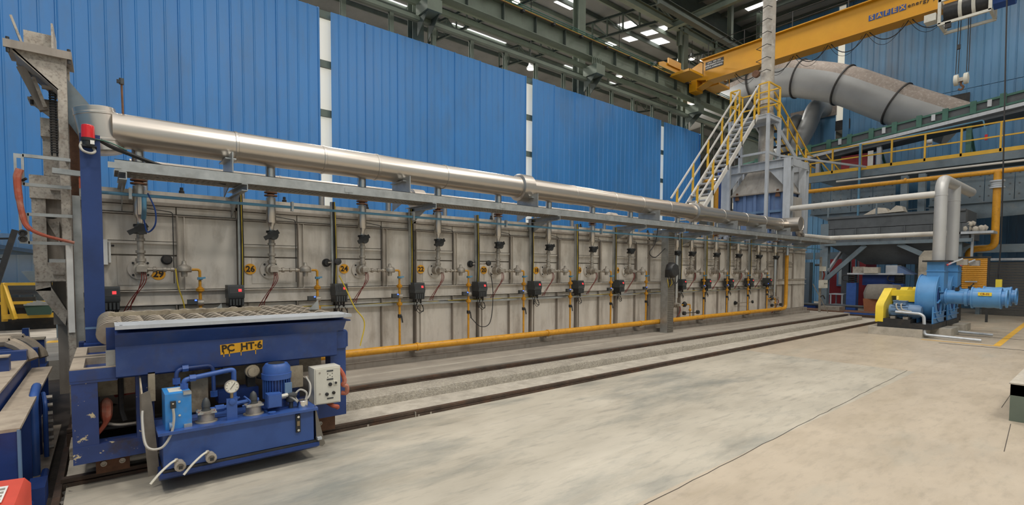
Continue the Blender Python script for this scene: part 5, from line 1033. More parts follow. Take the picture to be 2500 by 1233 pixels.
for y in (7.6, 8.2):
    MB().beam((17.5, y, 6.65), (20.4, y, 5.1), .05, .16).build('stringer', 'galv_grey', s2)
    for dz in (.95, .55): MB().beam((17.5, y, 6.65+dz), (20.4, y, 5.1+dz), .04, .04).build('hand_rail', 'rail_yellow', s2)
    for k in range(4): MB().beam((17.8+.8*k, y, 6.5-.43*k), (17.8+.8*k, y, 7.45-.43*k), .04, .04).build('rail_post', 'rail_yellow', s2)
for k in range(8): MB().box(17.6+.35*k, 17.82+.35*k, 7.62, 8.18, 6.6-.187*k, 6.63-.187*k).build('tread', 'dark_steel', s2)
# yellow and blue pipes beyond the blue wall edge
tag(MB().tube(fillet([(23.0, 12.6, .0), (23.0, 12.6, 5.9), (22.4, 12.9, 5.95)], .3), .11, 14).build('yellow_riser', 'gas_yellow', loc=(23, 12.6, .3)), 'yellow vertical pipe at the end of the blue wall behind the stair', 'pipe')
t = T('rear_pipe_rack', 'dark pipes and grey drum behind the stair foot', 'pipe rack', (25, 13, .2))
for (x, y, r_, mt) in ((24.5, 13.2, .14, 'logo_blue'), (25.2, 13.0, .08, 'dark_steel'), (23.8, 13.4, .08, 'slate')): MB().cyl((x, y, .0), (x, y, 7.0), r_, 12).build('riser', mt, t)
MB().cyl((23.8, 13.2, 6.9), (27.5, 13.0, 6.9), .14, 12).build('header', 'dark_steel', t); MB().cyl((25.4, 12.6, 5.6), (27.0, 12.6, 5.6), .6, 20).build('drum', 'grey_duct', t)
for k in range(4): MB().box(23.9, 29, 12.4+.1*k, 12.5+.1*k, 4.2-.8*k, 4.4-.8*k).build('ledger', 'conveyor_green' if k % 2 else 'slate', t)
# ------------------------------------------------------------------ big grey extraction duct on the end wall
bd = T('extraction_duct', 'huge grey extraction duct with dusty brown top crossing the end wall', 'duct', (27.5, 10, 9))
cen = fillet([(27.3, 17.0, 10.9), (27.3, 13.9, 11.15), (27.3, 11.6, 11.65), (27.4, 8.9, 10.6), (27.5, 6.5, 8.95), (27.6, 4.6, 7.75)], 1.0, 5)
RB = .88
def ring(i):
    d = (cen[min(i+1, len(cen)-1)]-cen[max(i-1, 0)]).normalized(); u = Vector((1, 0, 0)); u = (u-d*u.dot(d)).normalized(); v_ = d.cross(u).normalized()
    if v_.z < 0: v_ = -v_
    return cen[i], u, v_
NR = 36
for (nm, a0, a1, mt) in (('dusty_shell', 25, 158, 'dusty_duct'), ('clean_shell', 158, 385, 'grey_duct')):
    m = MB(); n_ = 18; vs = []
    for i in range(len(cen)):
        c, u, v_ = ring(i)
        for k in range(n_+1):
            a = R(a0+(a1-a0)*k/n_); vs.append(c+(u*math.cos(a)+v_*math.sin(a))*RB)
    m.add(vs, [(i*(n_+1)+k, i*(n_+1)+k+1, (i+1)*(n_+1)+k+1, (i+1)*(n_+1)+k) for i in range(len(cen)-1) for k in range(n_)]).build(nm, mt, bd)
for y in (12.9, 10.6, 8.9, 6.7):
    i = min(range(len(cen)), key=lambda j: abs(cen[j].y-y)); c, u, v_ = ring(i); d = u.cross(v_)
    i2 = i if abs(cen[i].y-y) < .3 else i
    f = [(RB-.01, -.03), (RB+.06, -.03), (RB+.06, .03), (RB-.01, .03)]
    if abs(cen[i].y-y) > .3:
        j = i+1 if cen[i].y > y else i-1; j = max(0, min(len(cen)-1, j)); tt = (y-cen[i].y)/(cen[j].y-cen[i].y+1e-9); c = cen[i].lerp(cen[j], max(0, min(1, tt)))
    m = MB(); vs = []
    for k in range(NR):
        a = 2*math.pi*k/NR
        for (rr, h) in f: vs.append(c+(u*math.cos(a)+v_*math.sin(a))*rr+d*h)
    m.add(vs, [(k*4+j, ((k+1) % NR)*4+j, ((k+1) % NR)*4+(j+1) % 4, k*4+(j+1) % 4) for k in range(NR) for j in range(4)]).build('flange_ring', 'dark_steel', bd)
for (y0, z0, r_, lb) in ((10.7, 10.1, .42, 'bent grey branch duct leaving the end wall nearest the chimney flange'), (11.75, 9.6, .36, 'bent grey branch duct beside the chimney against the end wall')):
    t = T('branch_duct', lb, 'duct', (28.8, y0, 7))
    cc = fillet([(29.8, y0-.3, z0+.1), (28.7, y0-.3, z0+.1), (28.7, y0+.0, z0-.9), (28.6, y0+.5, z0-1.9), (28.6, y0+.5, z0-3)], .5, 5); MB().tube(cc, r_, 20).build('duct_bend', 'grey_duct', t)
    MB().box(29.8, 29.88, y0-.9, y0+.3, z0-.3, z0+.8).build('wall_collar', 'dusty_duct', t)
# openings in the end wall around the ducts
for (y0, y1, z0, z1) in ((9.2, 10.3, 9.0, 9.5), (4.6, 6.2, 9.0, 9.6), (8.1, 9.2, 8.2, 8.6)):
    S(MB().box(29.93, 29.96, y0, y1, z0, z1).build('wall_opening', 'dark_steel'))
# ------------------------------------------------------------------ green bucket conveyor along the end wall
cv = T('green_conveyor', 'sloping green steel conveyor running before the end wall', 'conveyor', (26.5, 6, 7.3))
def cz(y): return 7.36+(10.94-y)*.0987
for (x) in (26.0, 26.9):
    for dz in (.0, -.34): MB().beam((x, 13.2, cz(13.2)+dz), (x, -2, cz(-2)+dz), .09, .08).build('side_channel', 'conveyor_green', cv)
    MB().beam((x+.03, 13.2, cz(13.2)-.17), (x+.03, -2, cz(-2)-.17), .02, .28).build('side_skirt', 'slate_dark', cv)
k = 0; y = 12.9
while y > -1.5:
    for (x) in (25.93,): MB().box(x, x+.1, y-.09, y+.09, cz(y)-.38, cz(y)+.10).build('idler_bracket', 'conveyor_green', cv)
    MB().cyl((26.0, y, cz(y)-.12), (26.9, y, cz(y)-.12), .07, 10).build('idler', 'dark_steel', cv)
    if k % 2 == 0: MB().box(25.9, 25.98, y+.3, y+.42, cz(y)-.3, cz(y)-.05).build('bearing', 'galv_grey', cv)
    y -= .82; k += 1
MB().beam((25.85, 13.2, cz(13.2)-.50), (25.85, -2, cz(-2)-.50), .05, .13).build('walk_rail', 'galv_grey', cv); MB().beam((26.5, 13.2, cz(13.2)-.62), (26.5, -2, cz(-2)-.62), 1.0, .2).build('belt_pan', 'slate_dark', cv)
for y in (9.3, 6.9, 4.0, 1.2):
    MB().section((26.2, y, 5.9), (26.2, y, cz(y)-.55), .16, .16, .012, 'I', (1, 0, 0)).build('support_post', 'conveyor_green' if y < 5 else 'galv_grey', cv); MB().beam((26.2, y, cz(y)-.7), (27.4, y, cz(y)-1.6), .08, .08).build('support_brace', 'conveyor_green', cv)
# ------------------------------------------------------------------ walkway with yellow rails
wk = T('walkway', 'raised steel walkway with yellow guard rails before the end wall', 'walkway', (25.8, 5, 5.7))
MB().box(25.0, 29.8, -3, 9.4, 5.90, 5.95).build('deck', 'slate', wk); MB().section((25.05, 9.4, 5.77), (25.05, -3, 5.77), .14, .28, .015, 'C').build('edge_channel', 'slate', wk)
MB().box(24.99, 25.01, -3, 9.4, 5.92, 6.06).build('toe_board', 'rail_yellow', wk)
for k in range(11): MB().beam((25.02, 9.38-k*1.07, 5.95), (25.02, 9.38-k*1.07, 7.02), .06, .06).build('rail_post', 'rail_yellow', wk)
for z in (7.0, 6.5): MB().beam((25.02, 9.4, z), (25.02, -3, z), .05, .05).build('hand_rail', 'rail_yellow', wk); MB().beam((25.02, 9.4, z), (27, 9.4, z), .05, .05).build('hand_rail', 'rail_yellow', wk)
for y in (9.4, 9.9, 10.4): MB().beam((25.6, y, 5.4), (25.6, y, 6.6), .05, .05).build('rail_post', 'rail_yellow', wk)
MB().beam((25.0, 11.6, 5.5), (25.0, 9.4, 5.5), .08, .2).build('edge_channel', 'slate', wk); MB().box(24.98, 25.0, 9.4, 11.6, 5.62, 5.72).build('toe_board', 'rail_yellow', wk); MB().beam((25.0, 11.6, 6.6), (25.0, 9.4, 6.6), .05, .05).build('hand_rail', 'rail_yellow', wk)
for p in ((25.4, 8.7), (25.4, 9.1)): MB().beam((p[0], p[1], 6.9), (p[0]+.6, p[1]-.5, 6.0), .04, .04).build('steep_rail', 'rail_yellow', wk)
tag(MB().tube(fillet([(24.9, 7.24, 7.0), (24.9, 7.24, 6.95), (24.9, 7.24, .1)], .05), .045, 8).build('drain_pipe', 'pipe_blue', loc=(24.9, 7.24, .1)), 'slim pale blue drain pipe dropping from the walkway', 'pipe')
t = T('walkway_air_pipe', 'thin pale blue air pipe strung behind the walkway rail', 'pipe', (25.5, 5, 6.8))
MB().tube(fillet([(24.9, 7.24, 6.98), (25.2, 7.2, 7.0), (25.4, 3.5, 7.25), (25.4, 3.4, 6.7)], .06), .025, 6).build('pipe_run', 'pipe_blue', t); MB().box(25.36, 25.44, 3.36, 3.44, 6.5, 6.7).build('hose_end', 'beacon_red', t)
t = T('red_cabinet', 'dark red machine cabinet standing on the walkway', 'cabinet', (26.4, 7.6, 5.95))
MB().box(26.2, 27.2, 7.3, 8.35, 5.95, 6.85).build('body', 'red_panel', t); MB().box(26.15, 26.2, 7.5, 8.0, 6.0, 6.35).build('window_pane', 'slate', t); MB().box(26.1, 26.15, 7.1, 7.3, 5.95, 6.9).build('side_panel', 'white_paint', t)
t = T('walkway_hoist_block', 'small pale pulley block on the walkway rail', 'pulley block', (25.2, 5, 6.6)); MB().box(25.15, 25.25, 4.92, 5.04, 6.55, 6.8).build('body', 'galv_grey', t); MB().cyl((25.1, 4.9, 6.7), (25.1, 5.06, 6.7), .08, 10).build('sheave', 'galv_grey', t)
# steel plate girders with bolt rows below the walkway
pgd = T('plate_girder', 'dark slate bolted plate girder below the walkway', 'girder', (25.6, 5, 4.2))
for (y0, y1, z0) in ((6.1, 9.3, 4.25), (-3, 5.0, 4.25)):
    n_ = max(1, round((y1-y0)/.8)); p_ = (y1-y0)/n_
    for k in range(n_):
        MB().box(25.5, 25.53, y0+k*p_+.01, y0+(k+1)*p_-.01, z0, 5.35).build('web_panel', 'slate', pgd)
        b_ = MB()
        for iz in range(3):
            for iy in (.15, .5, .85): b_.cyl((25.49, y0+(k+iy)*p_, z0+.2+iz*.38), (25.5, y0+(k+iy)*p_, z0+.2+iz*.38), .03, 6)
        b_.build('bolt_row', 'slate_dark', pgd)
    MB().box(25.4, 25.6, y0, y1, z0-.05, z0).build('flange', 'slate', pgd); MB().box(25.4, 25.6, y0, y1, 5.35, 5.42).build('flange', 'slate', pgd)
MB().prism([(25.5, 5.0, 4.2), (25.5, 1.0, 4.2), (25.5, -2, 4.2), (25.5, -2, 3.9), (25.5, 5.0, 3.55)], (.04, 0, 0)).build('haunch_plate', 'slate', pgd)
for y in (5.6, 5.05): MB().section((24.6, y, 0), (24.6, y, 5.4), .22, .22, .015, 'I', (1, 0, 0)).build('column', 'slate', pgd)
MB().prism([(25.5, 9.2, 4.2), (25.5, 6.1, 4.2), (25.5, 6.6, 3.6), (25.5, 8.6, 3.9)], (.04, 0, 0)).build('haunch_plate', 'slate', pgd)
MB().section((25.0, 9.5, 0), (25.0, 9.5, 5.8), .22, .22, .015, 'I', (1, 0, 0)).build('column', 'slate', pgd)
tag(MB().cyl((24.6, 8.0, 5.49), (24.6, -2, 5.45), .04, 8).build('conduit_run', 'white_pipe', loc=(24.6, 5, 5.4)), 'thin pale conduit hung under the walkway edge', 'conduit')
gy = T('overhead_gas_pipe', 'yellow gas pipe crossing below the walkway with a dropping branch', 'pipe', (23.5, 5, 5))
MB().cyl((23.2, 9.6, 4.99), (23.2, -2, 4.97), .08, 14).build('header', 'gas_yellow', gy)
MB().tube(fillet([(23.2, 2.78, 4.97), (23.2, 2.78, 2.44), (23.2, 3.42, 2.40), (23.2, 3.42, 1.8)], .22, 6), .105, 14).build('branch', 'gas_yellow', gy)
MB().lathe((23.2, 2.78, 4.42), (0, 0, 1), [(0, .1), (0, .2), (.04, .2), (.05, .15), (.08, .17), (.11, .15), (.14, .17), (.17, .15), (.2, .17), (.22, .2), (.26, .2), (.26, .1)], 18).build('bellows', 'galv_grey', gy)
for y in (8.8, 5.3, .5): MB().cyl((23.2, y, 5.0), (23.2, y-.06, 5.0), .1, 14).build('pipe_clip', 'gas_yellow', gy)
# ------------------------------------------------------------------ shakeout hopper and vibrating table behind the blowers
hp_ = T('hopper_frame', 'dark riveted sand hopper on slate legs behind the blowers', 'hopper', (22.6, 5.4, 0))
MB().box(22.3, 24.2, 3.4, 7.5, 3.28, 3.72).build('upper_band', 'slate_dark', hp_); MB().box(22.24, 22.32, 3.4, 7.5, 3.66, 3.74).build('band_lip', 'slate_dark', hp_)
MB().box(22.28, 24.2, 3.3, 7.5, 2.72, 3.26).build('lower_band', 'slate_dark', hp_); MB().box(22.16, 22.3, 3.2, 7.55, 2.62, 2.74).build('band_flange', 'slate', hp_)
for k in range(6): MB().box(22.2, 22.28, 3.5+k*.75, 3.53+k*.75, 2.74, 3.26).build('band_rib', 'slate_dark', hp_)
MB().add([(22.3, 3.5, 2.62), (24.2, 3.5, 2.62), (24.2, 7.4, 2.62), (22.3, 7.4, 2.62), (23.0, 4.8, 1.9), (23.8, 4.8, 1.9), (23.8, 6.4, 1.9), (23.0, 6.4, 1.9)], [(3, 2, 1, 0), (4, 5, 6, 7), (0, 1, 5, 4), (1, 2, 6, 5), (2, 3, 7, 6), (3, 0, 4, 7)]).build('funnel', 'slate_dark', hp_)
for (y) in (7.6, 3.6): MB().section((22.4, y, 0), (22.4, y, 3.5 if y > 7 else 2.7), .28, .26, .02, 'I', (1, 0, 0)).build('leg', 'slate', hp_)
MB().section((24.2, 7.4, 0), (24.2, 7.4, 2.7), .25, .25, .02, 'I', (1, 0, 0)).build('leg', 'slate_dark', hp_)
MB().beam((22.3, 7.55, 1.25), (22.3, 6.2, 2.62), .1, .16).build('knee_brace', 'slate', hp_); MB().beam((22.3, 5.2, 2.62), (22.3, 3.9, 1.9), .1, .16).build('knee_brace', 'slate', hp_); MB().beam((22.4, 7.5, 1.6), (23.6, 7.3, 2.6), .08, .1).build('knee_brace', 'galv_grey', hp_)
MB().beam((22.3, 7.75, 4.35), (22.3, 3.6, 4.25), .05, .05).build('top_rail', 'galv_grey', hp_)
for y in (7.5, 5.9): MB().beam((22.3, y, 3.74), (22.3, y, 4.32), .05, .05).build('rail_post', 'slate', hp_)
for (y, z, w_) in ((6.0, 3.78, .8), (5.4, 3.80, .5)): MB().prism([(22.6, y+w_/2, z), (22.6, y-w_/2, z+.02), (22.7, y-w_/3, z+.22), (22.7, y, z+.26)], (.5, 0, 0)).build('loose_sheet', 'cloth', hp_)
ws = T('cloth_bundle', 'white crumpled cloth bundle lying on the hopper ledge', 'cloth', (22.5, 3.2, 3.0)); MB().box(22.2, 23.0, 2.7, 3.6, 2.88, 2.96).build('ledge', 'galv_grey', hp_); MB().box(22.4, 22.5, 3.2, 3.26, 1.9, 2.88).build('ledge_post', 'galv_grey', hp_)
for k, (y, z, r_) in enumerate(((3.4, 3.06, .13), (3.15, 3.02, .11), (3.0, 3.03, .12), (3.3, 3.18, .1))): MB().lathe((22.35, y+.1, z), (.2, -1, .1*k), [(0, .02), (.04, r_*.8), (.1, r_), (.16, r_*.7), (.2, r_*.9), (.26, .02)], 9).build('fold', 'cloth', ws)
vt = T('vibrating_table', 'spring mounted vibrating table on blue posts below the hopper', 'machine', (22.5, 5.8, 0))
MB().box(22.2, 23.6, 5.0, 6.75, 1.50, 1.56).build('table_plate', 'galv_grey', vt); MB().box(22.3, 22.6, 6.2, 6.6, 1.56, 1.80).build('mould_block', 'cast', vt); MB().box(22.15, 22.5, 5.75, 6.2, 1.56, 1.78).build('mould_block', 'cloth', vt); MB().box(22.3, 22.8, 5.2, 5.55, 1.56, 1.85).build('mould_block', 'galv_grey', vt)
MB().prism([(22.3, 5.2, 1.82), (22.3, 4.75, 1.52), (22.3, 5.2, 1.52)], (.8, 0, 0)).build('side_cheek', 'hood_blue', vt); MB().box(22.4, 23.4, 5.3, 6.3, 1.1, 1.5).build('drive_box', 'deep_blue', vt)
for y in (6.6, 5.15):
    MB().box(22.2, 22.5, y-.16, y+.16, 0, 1.18).build('post', 'motor_blue', vt)
    for k in range(4): MB().lathe((22.35, y, 1.2+k*.075), (0, 0, 1), [(0, .11), (.02, .14), (.045, .14), (.065, .11)], 14).build('spring_coil', 'black_plastic', vt)
    MB().tube(curve([(22.3, y+.1, 1.5), (22.25, y+.3, 1.45), (22.25, y+.3, 1.3), (22.3, y+.12, 1.25)], 5), .02, 6).build('hose', 'cable_black', vt)
tag(MB().add([(21.7, 5.1, 0), (22.5, 5.1, 0), (22.5, 6.0, 0), (21.7, 6.0, 0), (21.65, 5.05, .62), (22.55, 5.05, .62), (22.55, 6.05, .62), (21.65, 6.05, .62)], [(3, 2, 1, 0), (4, 5, 6, 7), (0, 1, 5, 4), (1, 2, 6, 5), (2, 3, 7, 6), (3, 0, 4, 7)]).build('cardboard_bin', 'brown_box', loc=(22.1, 5.5, 0)), 'brown cardboard bin lower half below the vibrating table', 'bin')
m = MB(); m.lathe((22.1, 5.55, .62), (0, 0, 1), [(0, .6), (.2, .62), (.4, .56), (.52, .5), (.54, .1)], 8); tag(m.build('grey_liner_bag', 'sack_grey', loc=(22.1, 5.55, .62)), 'grey liner bag bulging out of the cardboard bin', 'bag')
t = T('red_cabin', 'dark red control cabin with a window behind the hopper legs', 'cabin', (26.5, 8, 0))
MB().box(26.0, 27.5, 7.2, 8.6, 0, 2.4).build('body', 'red_panel', t); MB().box(25.95, 26.0, 7.75, 8.3, .95, 1.85).build('window_frame', 'door_blue', t); MB().box(25.94, 25.96, 7.82, 8.22, 1.02, 1.78).build('window_pane', 'pale_sheet', t)
t = T('cabin_ladder', 'narrow red runged ladder beside the dark red cabin', 'ladder', (25.5, 7.3, 0))
for y in (7.35, 7.65): MB().beam((25.6, y, 0), (25.6, y, 2.2), .04, .04).build('stile', 'slate', t)
for k in range(7): MB().beam((25.6, 7.35, .3+k*.28), (25.6, 7.65, .3+k*.28), .03, .03).build('rung', 'red_panel', t)
t = T('steel_table', 'small open steel frame table before the red cabin', 'table', (22.8, 7.2, 0))
for (x, y) in ((22.4, 6.95), (22.4, 7.35), (23.0, 6.95), (23.0, 7.35)): MB().beam((x, y, 0), (x, y, .72), .04, .04).build('leg', 'galv_grey', t)
MB().box(22.36, 23.04, 6.9, 7.4, .70, .74).build('top', 'galv_grey', t); MB().box(22.38, 23.0, 6.93, 7.38, .3, .32).build('shelf', 'galv_grey', t)
tag(MB().prism([(20.6, 4.25, 0), (20.6, 3.75, 0), (20.6, 3.75, 2.30), (20.6, 4.12, 2.30), (20.6, 4.25, 2.1)], (.6, 0, 0)).build('concrete_block', 'concrete', loc=(20.9, 4, 0)), 'tall rough concrete block behind the blower stacks', 'block')
t = T('yellow_shutter', 'yellow ribbed metal shutter panel behind the blowers', 'panel', (22, 3.1, .8))
for k in range(16): MB().lathe((22.0, 3.40, 1.10+k*.062), (0, -1, 0), [(0, .034), (.62, .034)], 8).build('slat', 'gas_yellow', t)
MB().box(21.97, 22.03, 3.38, 3.46, 0, 2.12).build('side_post', 'dark_steel', t); MB().box(21.97, 22.03, 2.72, 2.78, 0, 2.12).build('side_post', 'dark_steel', t); MB().box(21.96, 22.05, 2.7, 3.5, 2.07, 2.12).build('head_rail', 'dark_steel', t); MB().box(21.93, 21.96, 3.0, 3.3, 1.28, 1.32).build('handle', 'galv_grey', t); MB().box(21.9, 21.98, 3.5, 3.62, .6, 2.1).build('yellow_frame', 'gas_yellow', t)
t = T('roller_shutter', 'closed dark grey roller shutter door at the far side', 'shutter', (26, 2.6, 0))
for k in range(20): MB().box(26.0, 26.03, -1.0, 3.4, .1*k+.01, .1*k+.1).build('slat', 'shutter', t)
MB().box(25.9, 26.05, -1.2, 3.5, 2.05, 2.14).build('head_beam', 'galv_grey', t); MB().section((25.8, 4.5, 2.5), (25.8, -2, 2.5), .16, .3, .015, 'C').build('lintel', 'slate', t)
for y in (3.5, 1.85): MB().box(25.9, 26.05, y-.06, y+.06, 0, 2.6).build('side_post', 'slate', t)
MB().box(23.0, 23.12, 1.75, 1.95, 0, 1.6).build('near_post', 'galv_grey', t)
t = T('far_equipment', 'dark slate cabinets and pipes in the shade beside the furnace end', 'machine', (23, 9, 0))
MB().box(23.5, 24.0, 8.55, 9.2, 0, 2.0).build('cabinet', 'slate', t); MB().box(22.8, 23.3, 9.3, 9.9, 0, 1.2).build('motor_stand', 'logo_blue', t); MB().section((24.6, 10.6, 2.3), (24.6, 7.4, 2.3), .12, .3, .012, 'C').build('beam', 'slate', t)
MB().box(23.0, 23.2, 8.9, 9.9, 1.9, 2.2).build('duct_piece', 'slate', t); MB().cyl((23.4, 8.35, .1), (23.4, 8.35, 2.9), .04, 8).build('pipe', 'pipe_blue', t); MB().box(22.4, 23.4, 7.9, 9.6, .0, .25).build('plinth', 'deep_blue', t)
for (y, z) in ((8.2, 1.9), (8.7, 1.2)): MB().tube(fillet([(24.3, y, 0), (24.3, y, z), (24.3, y+.6, z)], .1), .05, 8).build('pipe', 'slate_dark', t)
# cross track with low blue car past the furnace end
for (x, lb) in ((20.7, 'near rail of the cross track past the furnace end'), (22.0, 'far rail of the cross track past the furnace end')):
    tag(MB().box(x-.05, x+.05, 3.9, 9.5, .0, .09).build('rail', 'rail_steel', loc=(x, 6, 0)), lb, 'rail')
t = T('low_transfer_car', 'low dark car with blue deck on the cross track', 'transfer car', (21.3, 6, 0)); MB().box(20.9, 21.8, 4.2, 8.2, .09, .16).build('deck', 'rust', t); MB().box(20.84, 20.9, 4.2, 6.4, .02, .14).build('side_skirt', 'motor_blue', t); MB().cyl((21.9, 3.9, .30), (21.9, 9.4, .30), .05, 8).build('push_bar', 'slate_dark', t); MB().box(21.0, 21.6, 6.6, 7.3, .16, .30).build('stop_block', 'cast', t)
# ------------------------------------------------------------------ combustion air blowers
def blower(X, tagtxt, lb):
    Z = .95; t = T('blower', lb, 'blower', (X, 3.1, 0), 'combustion air blowers')
    P = lambda nm, mt, m_: m_.build(nm, mt, t)
    # scroll casing: axis along Y
    prof = []
    for k in range(33):
        a = R(90+k*360/32*.80+36); rr = .56+.10*k/32; prof.append((X+rr*math.cos(a), Z+rr*math.sin(a)))
    pts = [(X+.58*math.cos(R(a)), Z+.58*math.sin(R(a))) for a in range(0, 360, 10)]
    P('scroll_casing', 'blower_blue', MB().prism([(x, 2.92, z) for (x, z) in pts], (0, .36, 0)))
    P('scroll_rim', 'blower_blue', MB()._ring(V(X, 2.90, Z), V(X, 2.92, Z), .60, .42, .02, 36)); P('scroll_rim', 'blower_blue', MB()._ring(V(X, 3.28, Z), V(X, 3.30, Z), .60, .30, .02, 36))
    P('inlet_eye', 'deep_blue', MB().cyl((X, 2.915, Z), (X, 2.90, Z), .36, 28))
    for k in range(6):
        a = R(k*60+15); P('inlet_rib', 'blower_blue', MB().beam((X+.12*math.cos(a), 2.89, Z+.12*math.sin(a)), (X+.42*math.cos(a), 2.89, Z+.42*math.sin(a)), .02, .05, (0, 1, 0)))
    P('casing_leg', 'blower_blue', MB().prism([(X-.60, 2.92, .33), (X+.55, 2.92, .33), (X+.55, 2.92, .75), (X-.60, 2.92, .75)], (0, .03, 0))); P('casing_leg', 'blower_blue', MB().prism([(X-.45, 3.25, .33), (X+.5, 3.25, .33), (X+.5, 3.25, .75), (X-.45, 3.25, .75)], (0, .03, 0)))
    for z in (.46, .60): P('leg_stiffener', 'blower_blue', MB().box(X-.60, X+.55, 2.88, 2.92, z, z+.02))
    P('outlet_box', 'blower_blue', MB().box(X-.2, X+.25, 2.82, 3.16, 1.1, 1.86)); P('outlet_step', 'blower_blue', MB().box(X-.22, X+.27, 2.80, 3.18, 1.62, 1.64))
    P('outlet_flange', 'dark_steel', MB().box(X-.30, X+.33, 2.74, 3.24, 1.86, 1.90))
    d_ = P('damper_lever', 'galv_grey', MB().beam((X-.2, 2.75, 1.80), (X-.1, 2.5, 1.94), .03, .03)); P('damper_box', 'cast', MB().box(X-.05, X+.1, 2.42, 2.62, 1.78, 1.92)); P('damper_handle', 'beacon_red', MB().cyl((X-.2, 2.78, 1.78), (X-.16, 2.7, 1.83), .025, 8))
    # inlet silencer
    P('inlet_pipe', 'blower_blue', MB().cyl((X, 2.89, Z+.04), (X, 2.42, Z+.04), .17, 28)); P('inlet_flange', 'blower_blue', MB().cyl((X, 2.80, Z+.04), (X, 2.77, Z+.04), .21, 28)); P('inlet_flange', 'blower_blue', MB().cyl((X, 2.44, Z+.04), (X, 2.38, Z+.04), .215, 28))
    P('inlet_neck', 'blower_blue', MB().cyl((X, 2.40, Z+.04), (X, 2.30, Z+.04), .18, 28)); P('silencer_flange', 'blower_blue', MB().cyl((X, 2.32, Z+.04), (X, 2.29, Z+.04), .26, 28))
    sl = P('silencer', 'blower_blue', MB().lathe((X, 2.30, Z+.04), (0, -1, 0), [(0, .235), (.1, .235), (.2, .228), (.28, .237), (.38, .225), (.44, .237), (.5, .235)], 28)); P('silencer_flange', 'blower_blue', MB().cyl((X, 1.82, Z+.04), (X, 1.79, Z+.04), .25, 28))
    P('silencer_end', 'blower_blue', MB().cyl((X, 1.80, Z+.04), (X, 1.72, Z+.04), .17, 28)); P('end_flange', 'blower_blue', MB()._ring(V(X, 1.72, Z+.04), V(X, 1.69, Z+.04), .215, .14, .03, 28))
    lbp = MB().box(X-.245, X-.232, 1.94, 2.18, Z+.10, Z+.18).build('number_plate', 'safety_yellow', sl); text(tagtxt, .062, (X-.247, 2.06, Z+.14), (0, -1, 0), (0, 0, 1), 'red_panel', 'lettering', sl, .001, .001)
    P('inlet_damper', 'dark_steel', MB().box(X-.1, X+.02, 2.55, 2.62, Z+.2, Z+.28)); P('damper_knob', 'dark_steel', MB().cyl((X-.1, 2.58, Z+.26), (X-.1, 2.5, Z+.36), .015, 6))
    # bearing pedestal, belt guard, motor
    P('pedestal', 'blower_blue', MB().prism([(X-.28, 3.30, .33), (X-.22, 3.30, .86), (X+.22, 3.30, .86), (X+.28, 3.30, .33)], (0, .52, 0)))
    P('pedestal_hole', 'dark_steel', MB().lathe((X-.262, 3.56, .65), (-1, 0, .11), [(0, .085), (.012, .085)], 16)); P('bearing', 'blower_blue', MB().cyl((X, 3.36, .95), (X, 3.72, .95), .09, 14))
    P('shaft_guard', 'safety_yellow', MB().box(X-.26, X+.2, 3.30, 3.86, .98, 1.13).box(X-.27, X-.25, 3.34, 3.70, .84, 1.0)); P('fan_hub_guard', 'safety_yellow', MB().cyl((X-.05, 3.30, 1.15), (X-.05, 3.45, 1.15), .07, 12))
    P('belt_guard', 'safety_yellow', MB().prism([(X-.92, 3.86, .32), (X-.92, 3.86, .72), (X-.86, 3.86, .80), (X-.22, 3.86, 1.17), (X+.18, 3.86, 1.17), (X+.22, 3.86, .85), (X-.55, 3.86, .32)], (0, .17, 0)))
    mo_ = P('motor_body', 'steel_blue', MB().lathe((X-.62, 3.80, .62), (0, -1, 0), [(0, .1), (.01, .15), (.06, .155), (.4, .155), (.41, .165), (.60, .16), (.66, .12), (.665, .03)], 24))
    for k in range(10): a = R(k*36); MB().beam((X-.62+.16*math.cos(a), 3.74, .62+.16*math.sin(a)), (X-.62+.16*math.cos(a), 3.40, .62+.16*math.sin(a)), .008, .03, (math.cos(a), 0, math.sin(a))).build('motor_fin', 'steel_blue', mo_)
    MB().box(X-.72, X-.52, 3.45, 3.70, .77, .86).build('terminal_box', 'steel_blue', mo_); MB().box(X-.735, X-.505, 3.435, 3.715, .86, .875).build('terminal_lid', 'steel_blue', mo_)
    for k in (0, .1): MB().tube(curve([(X-.73, 3.62-k, .80), (X-.82, 3.62-k, .78), (X-.84, 3.58-k, .66), (X-.84, 3.45-k*1.5, .62)], 6), .016, 6).build('motor_cable', 'cable_grey', mo_)
    for y in (3.68, 3.42): P('motor_foot', 'cast', MB().box(X-.84, X-.42, y-.05, y+.05, .42, .48)); 
    P('slide_rail', 'dark_steel', MB().box(X-.92, X-.35, 3.30, 3.86, .33, .42)); P('base_frame', 'dark_steel', MB().box(X-.92, X+.6, 2.88, 3.98, .20, .33))
    P('cable_conduit', 'galv_grey', MB().tube(fillet([(X-.86, 3.62, .60), (X-.86, 3.12, .58), (X-.86, 3.05, .52), (X-.88, 3.02, .08), (X-.88, 2.0, .05)], .06), .035, 6))
    return t
blower(16.35, 'CB-02', 'blue combustion blower marked CB-02 with yellow belt guard'); blower(17.95, 'CB-01', 'blue combustion blower half hidden behind the one marked CB-02')
for (x, lb) in ((16.35, 'concrete plinth under the blower marked CB-02'), (17.95, 'concrete plinth under the half hidden blower')):
    m = MB().box(x-1.0, x-.15, 3.05, 4.15, 0, .20).box(x-.15, x+.75, 2.65, 4.1, 0, .20); tag(m.build('plinth', 'concrete', loc=(x, 3.3, 0)), lb, 'plinth')
st = T('air_stack', 'two pale vertical air pipes joined by an elbow above the blowers', 'duct', (16.9, 2.98, 1.9))
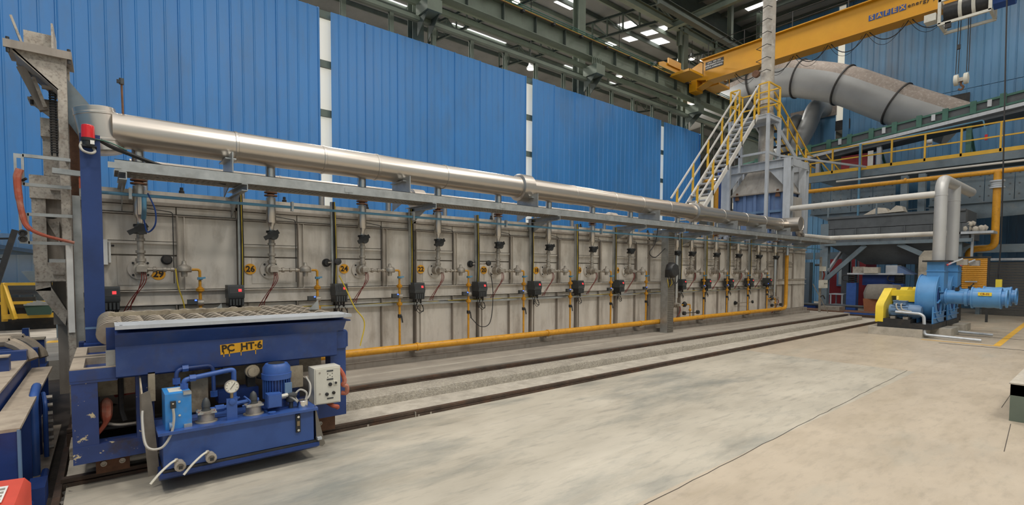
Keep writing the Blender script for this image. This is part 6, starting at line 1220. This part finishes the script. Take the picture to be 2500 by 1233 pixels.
MB().tube(fillet([(16.38, 2.98, 1.90), (16.38, 2.98, 3.95), (20.1, 2.98, 3.99)], .38, 9), .13, 28).build('front_pipe', 'duct_paint', st); MB().cyl((17.92, 2.98, 1.90), (17.92, 2.98, 3.95), .13, 28).build('rear_pipe', 'duct_paint', st)
for (x) in (16.38, 17.92): MB().lathe((x, 2.98, 3.52), (0, 0, 1), [(0, .13), (.003, .135), (.03, .135), (.033, .13)], 28).build('seam_band', 'duct_paint', st)
MB().lathe((20.1, 2.98, 3.99), (1, 0, 0), [(0, .13), (.05, .12), (.08, .08), (.09, .01)], 28).build('end_cap', 'duct_paint', st)
tag(MB().cyl((16.38, 3.0, 3.58), (16.95, 6.75, 3.60), .085, 18).build('air_crossover', 'white_pipe', loc=(16.1, 5, 3.5)), 'long pale pipe from the blower stacks to the hood frame', 'pipe')
lp = T('lower_air_pipe', 'pale insulated pipe leaving the furnace end and crossing behind the stacks', 'pipe', (19, 5.5, 2.7))
MB().tube(fillet([(17.6, 6.72, 2.78), (19.6, 6.55, 2.77), (19.6, 3.2, 2.77)], .14, 6), .075, 16).build('pipe_run', 'white_pipe', lp)
for y in (6.2, 5.2, 4.2): MB().cyl((19.6, y, 2.77), (19.6, y-.03, 2.77), .08, 16).build('seam_band', 'white_pipe', lp)
MB().tube(fillet([(17.2, 6.6, 3.05), (17.2, 6.6, 2.8), (17.5, 6.66, 2.78)], .1), .11, 14).build('elbow', 'aluminium', lp)
# pendant control of the crane
pn = T('crane_pendant', 'yellow crane pendant switch hanging on a long cable', 'pendant', (18.5, 2.1, 1.2)); MB().box(18.45, 18.55, 2.04, 2.16, 1.18, 1.42).build('switch_body', 'safety_yellow', pn); MB().tube(curve([(18.5, 2.1, 1.42), (18.5, 2.12, 1.6), (18.5, 2.10, 3.0), (18.5, 2.2, 9.0)], 6), .016, 6).build('cable', 'cable_black', pn); MB().cyl((18.5, 2.1, 1.42), (18.5, 2.1, 1.55), .03, 8).build('strain_relief', 'dark_steel', pn)
# low green bench at the picture's right edge
gb_ = T('green_bench', 'grey green steel bench leg corner at the picture edge', 'bench', (8, .6, 0))
MB().box(7.55, 7.75, .60, .73, 0, .28).build('leg', 'green_steel', gb_); MB().box(7.55, 7.75, -.9, .73, .28, .40).build('top_beam', 'green_steel', gb_); MB().box(7.55, 9.2, .60, .73, .28, .40).build('side_beam', 'green_steel', gb_); MB().box(9.0, 9.2, .60, .73, 0, .28).build('leg', 'green_steel', gb_); MB().box(7.54, 9.22, -.9, .74, .40, .415).build('top_plate', 'concrete', gb_)
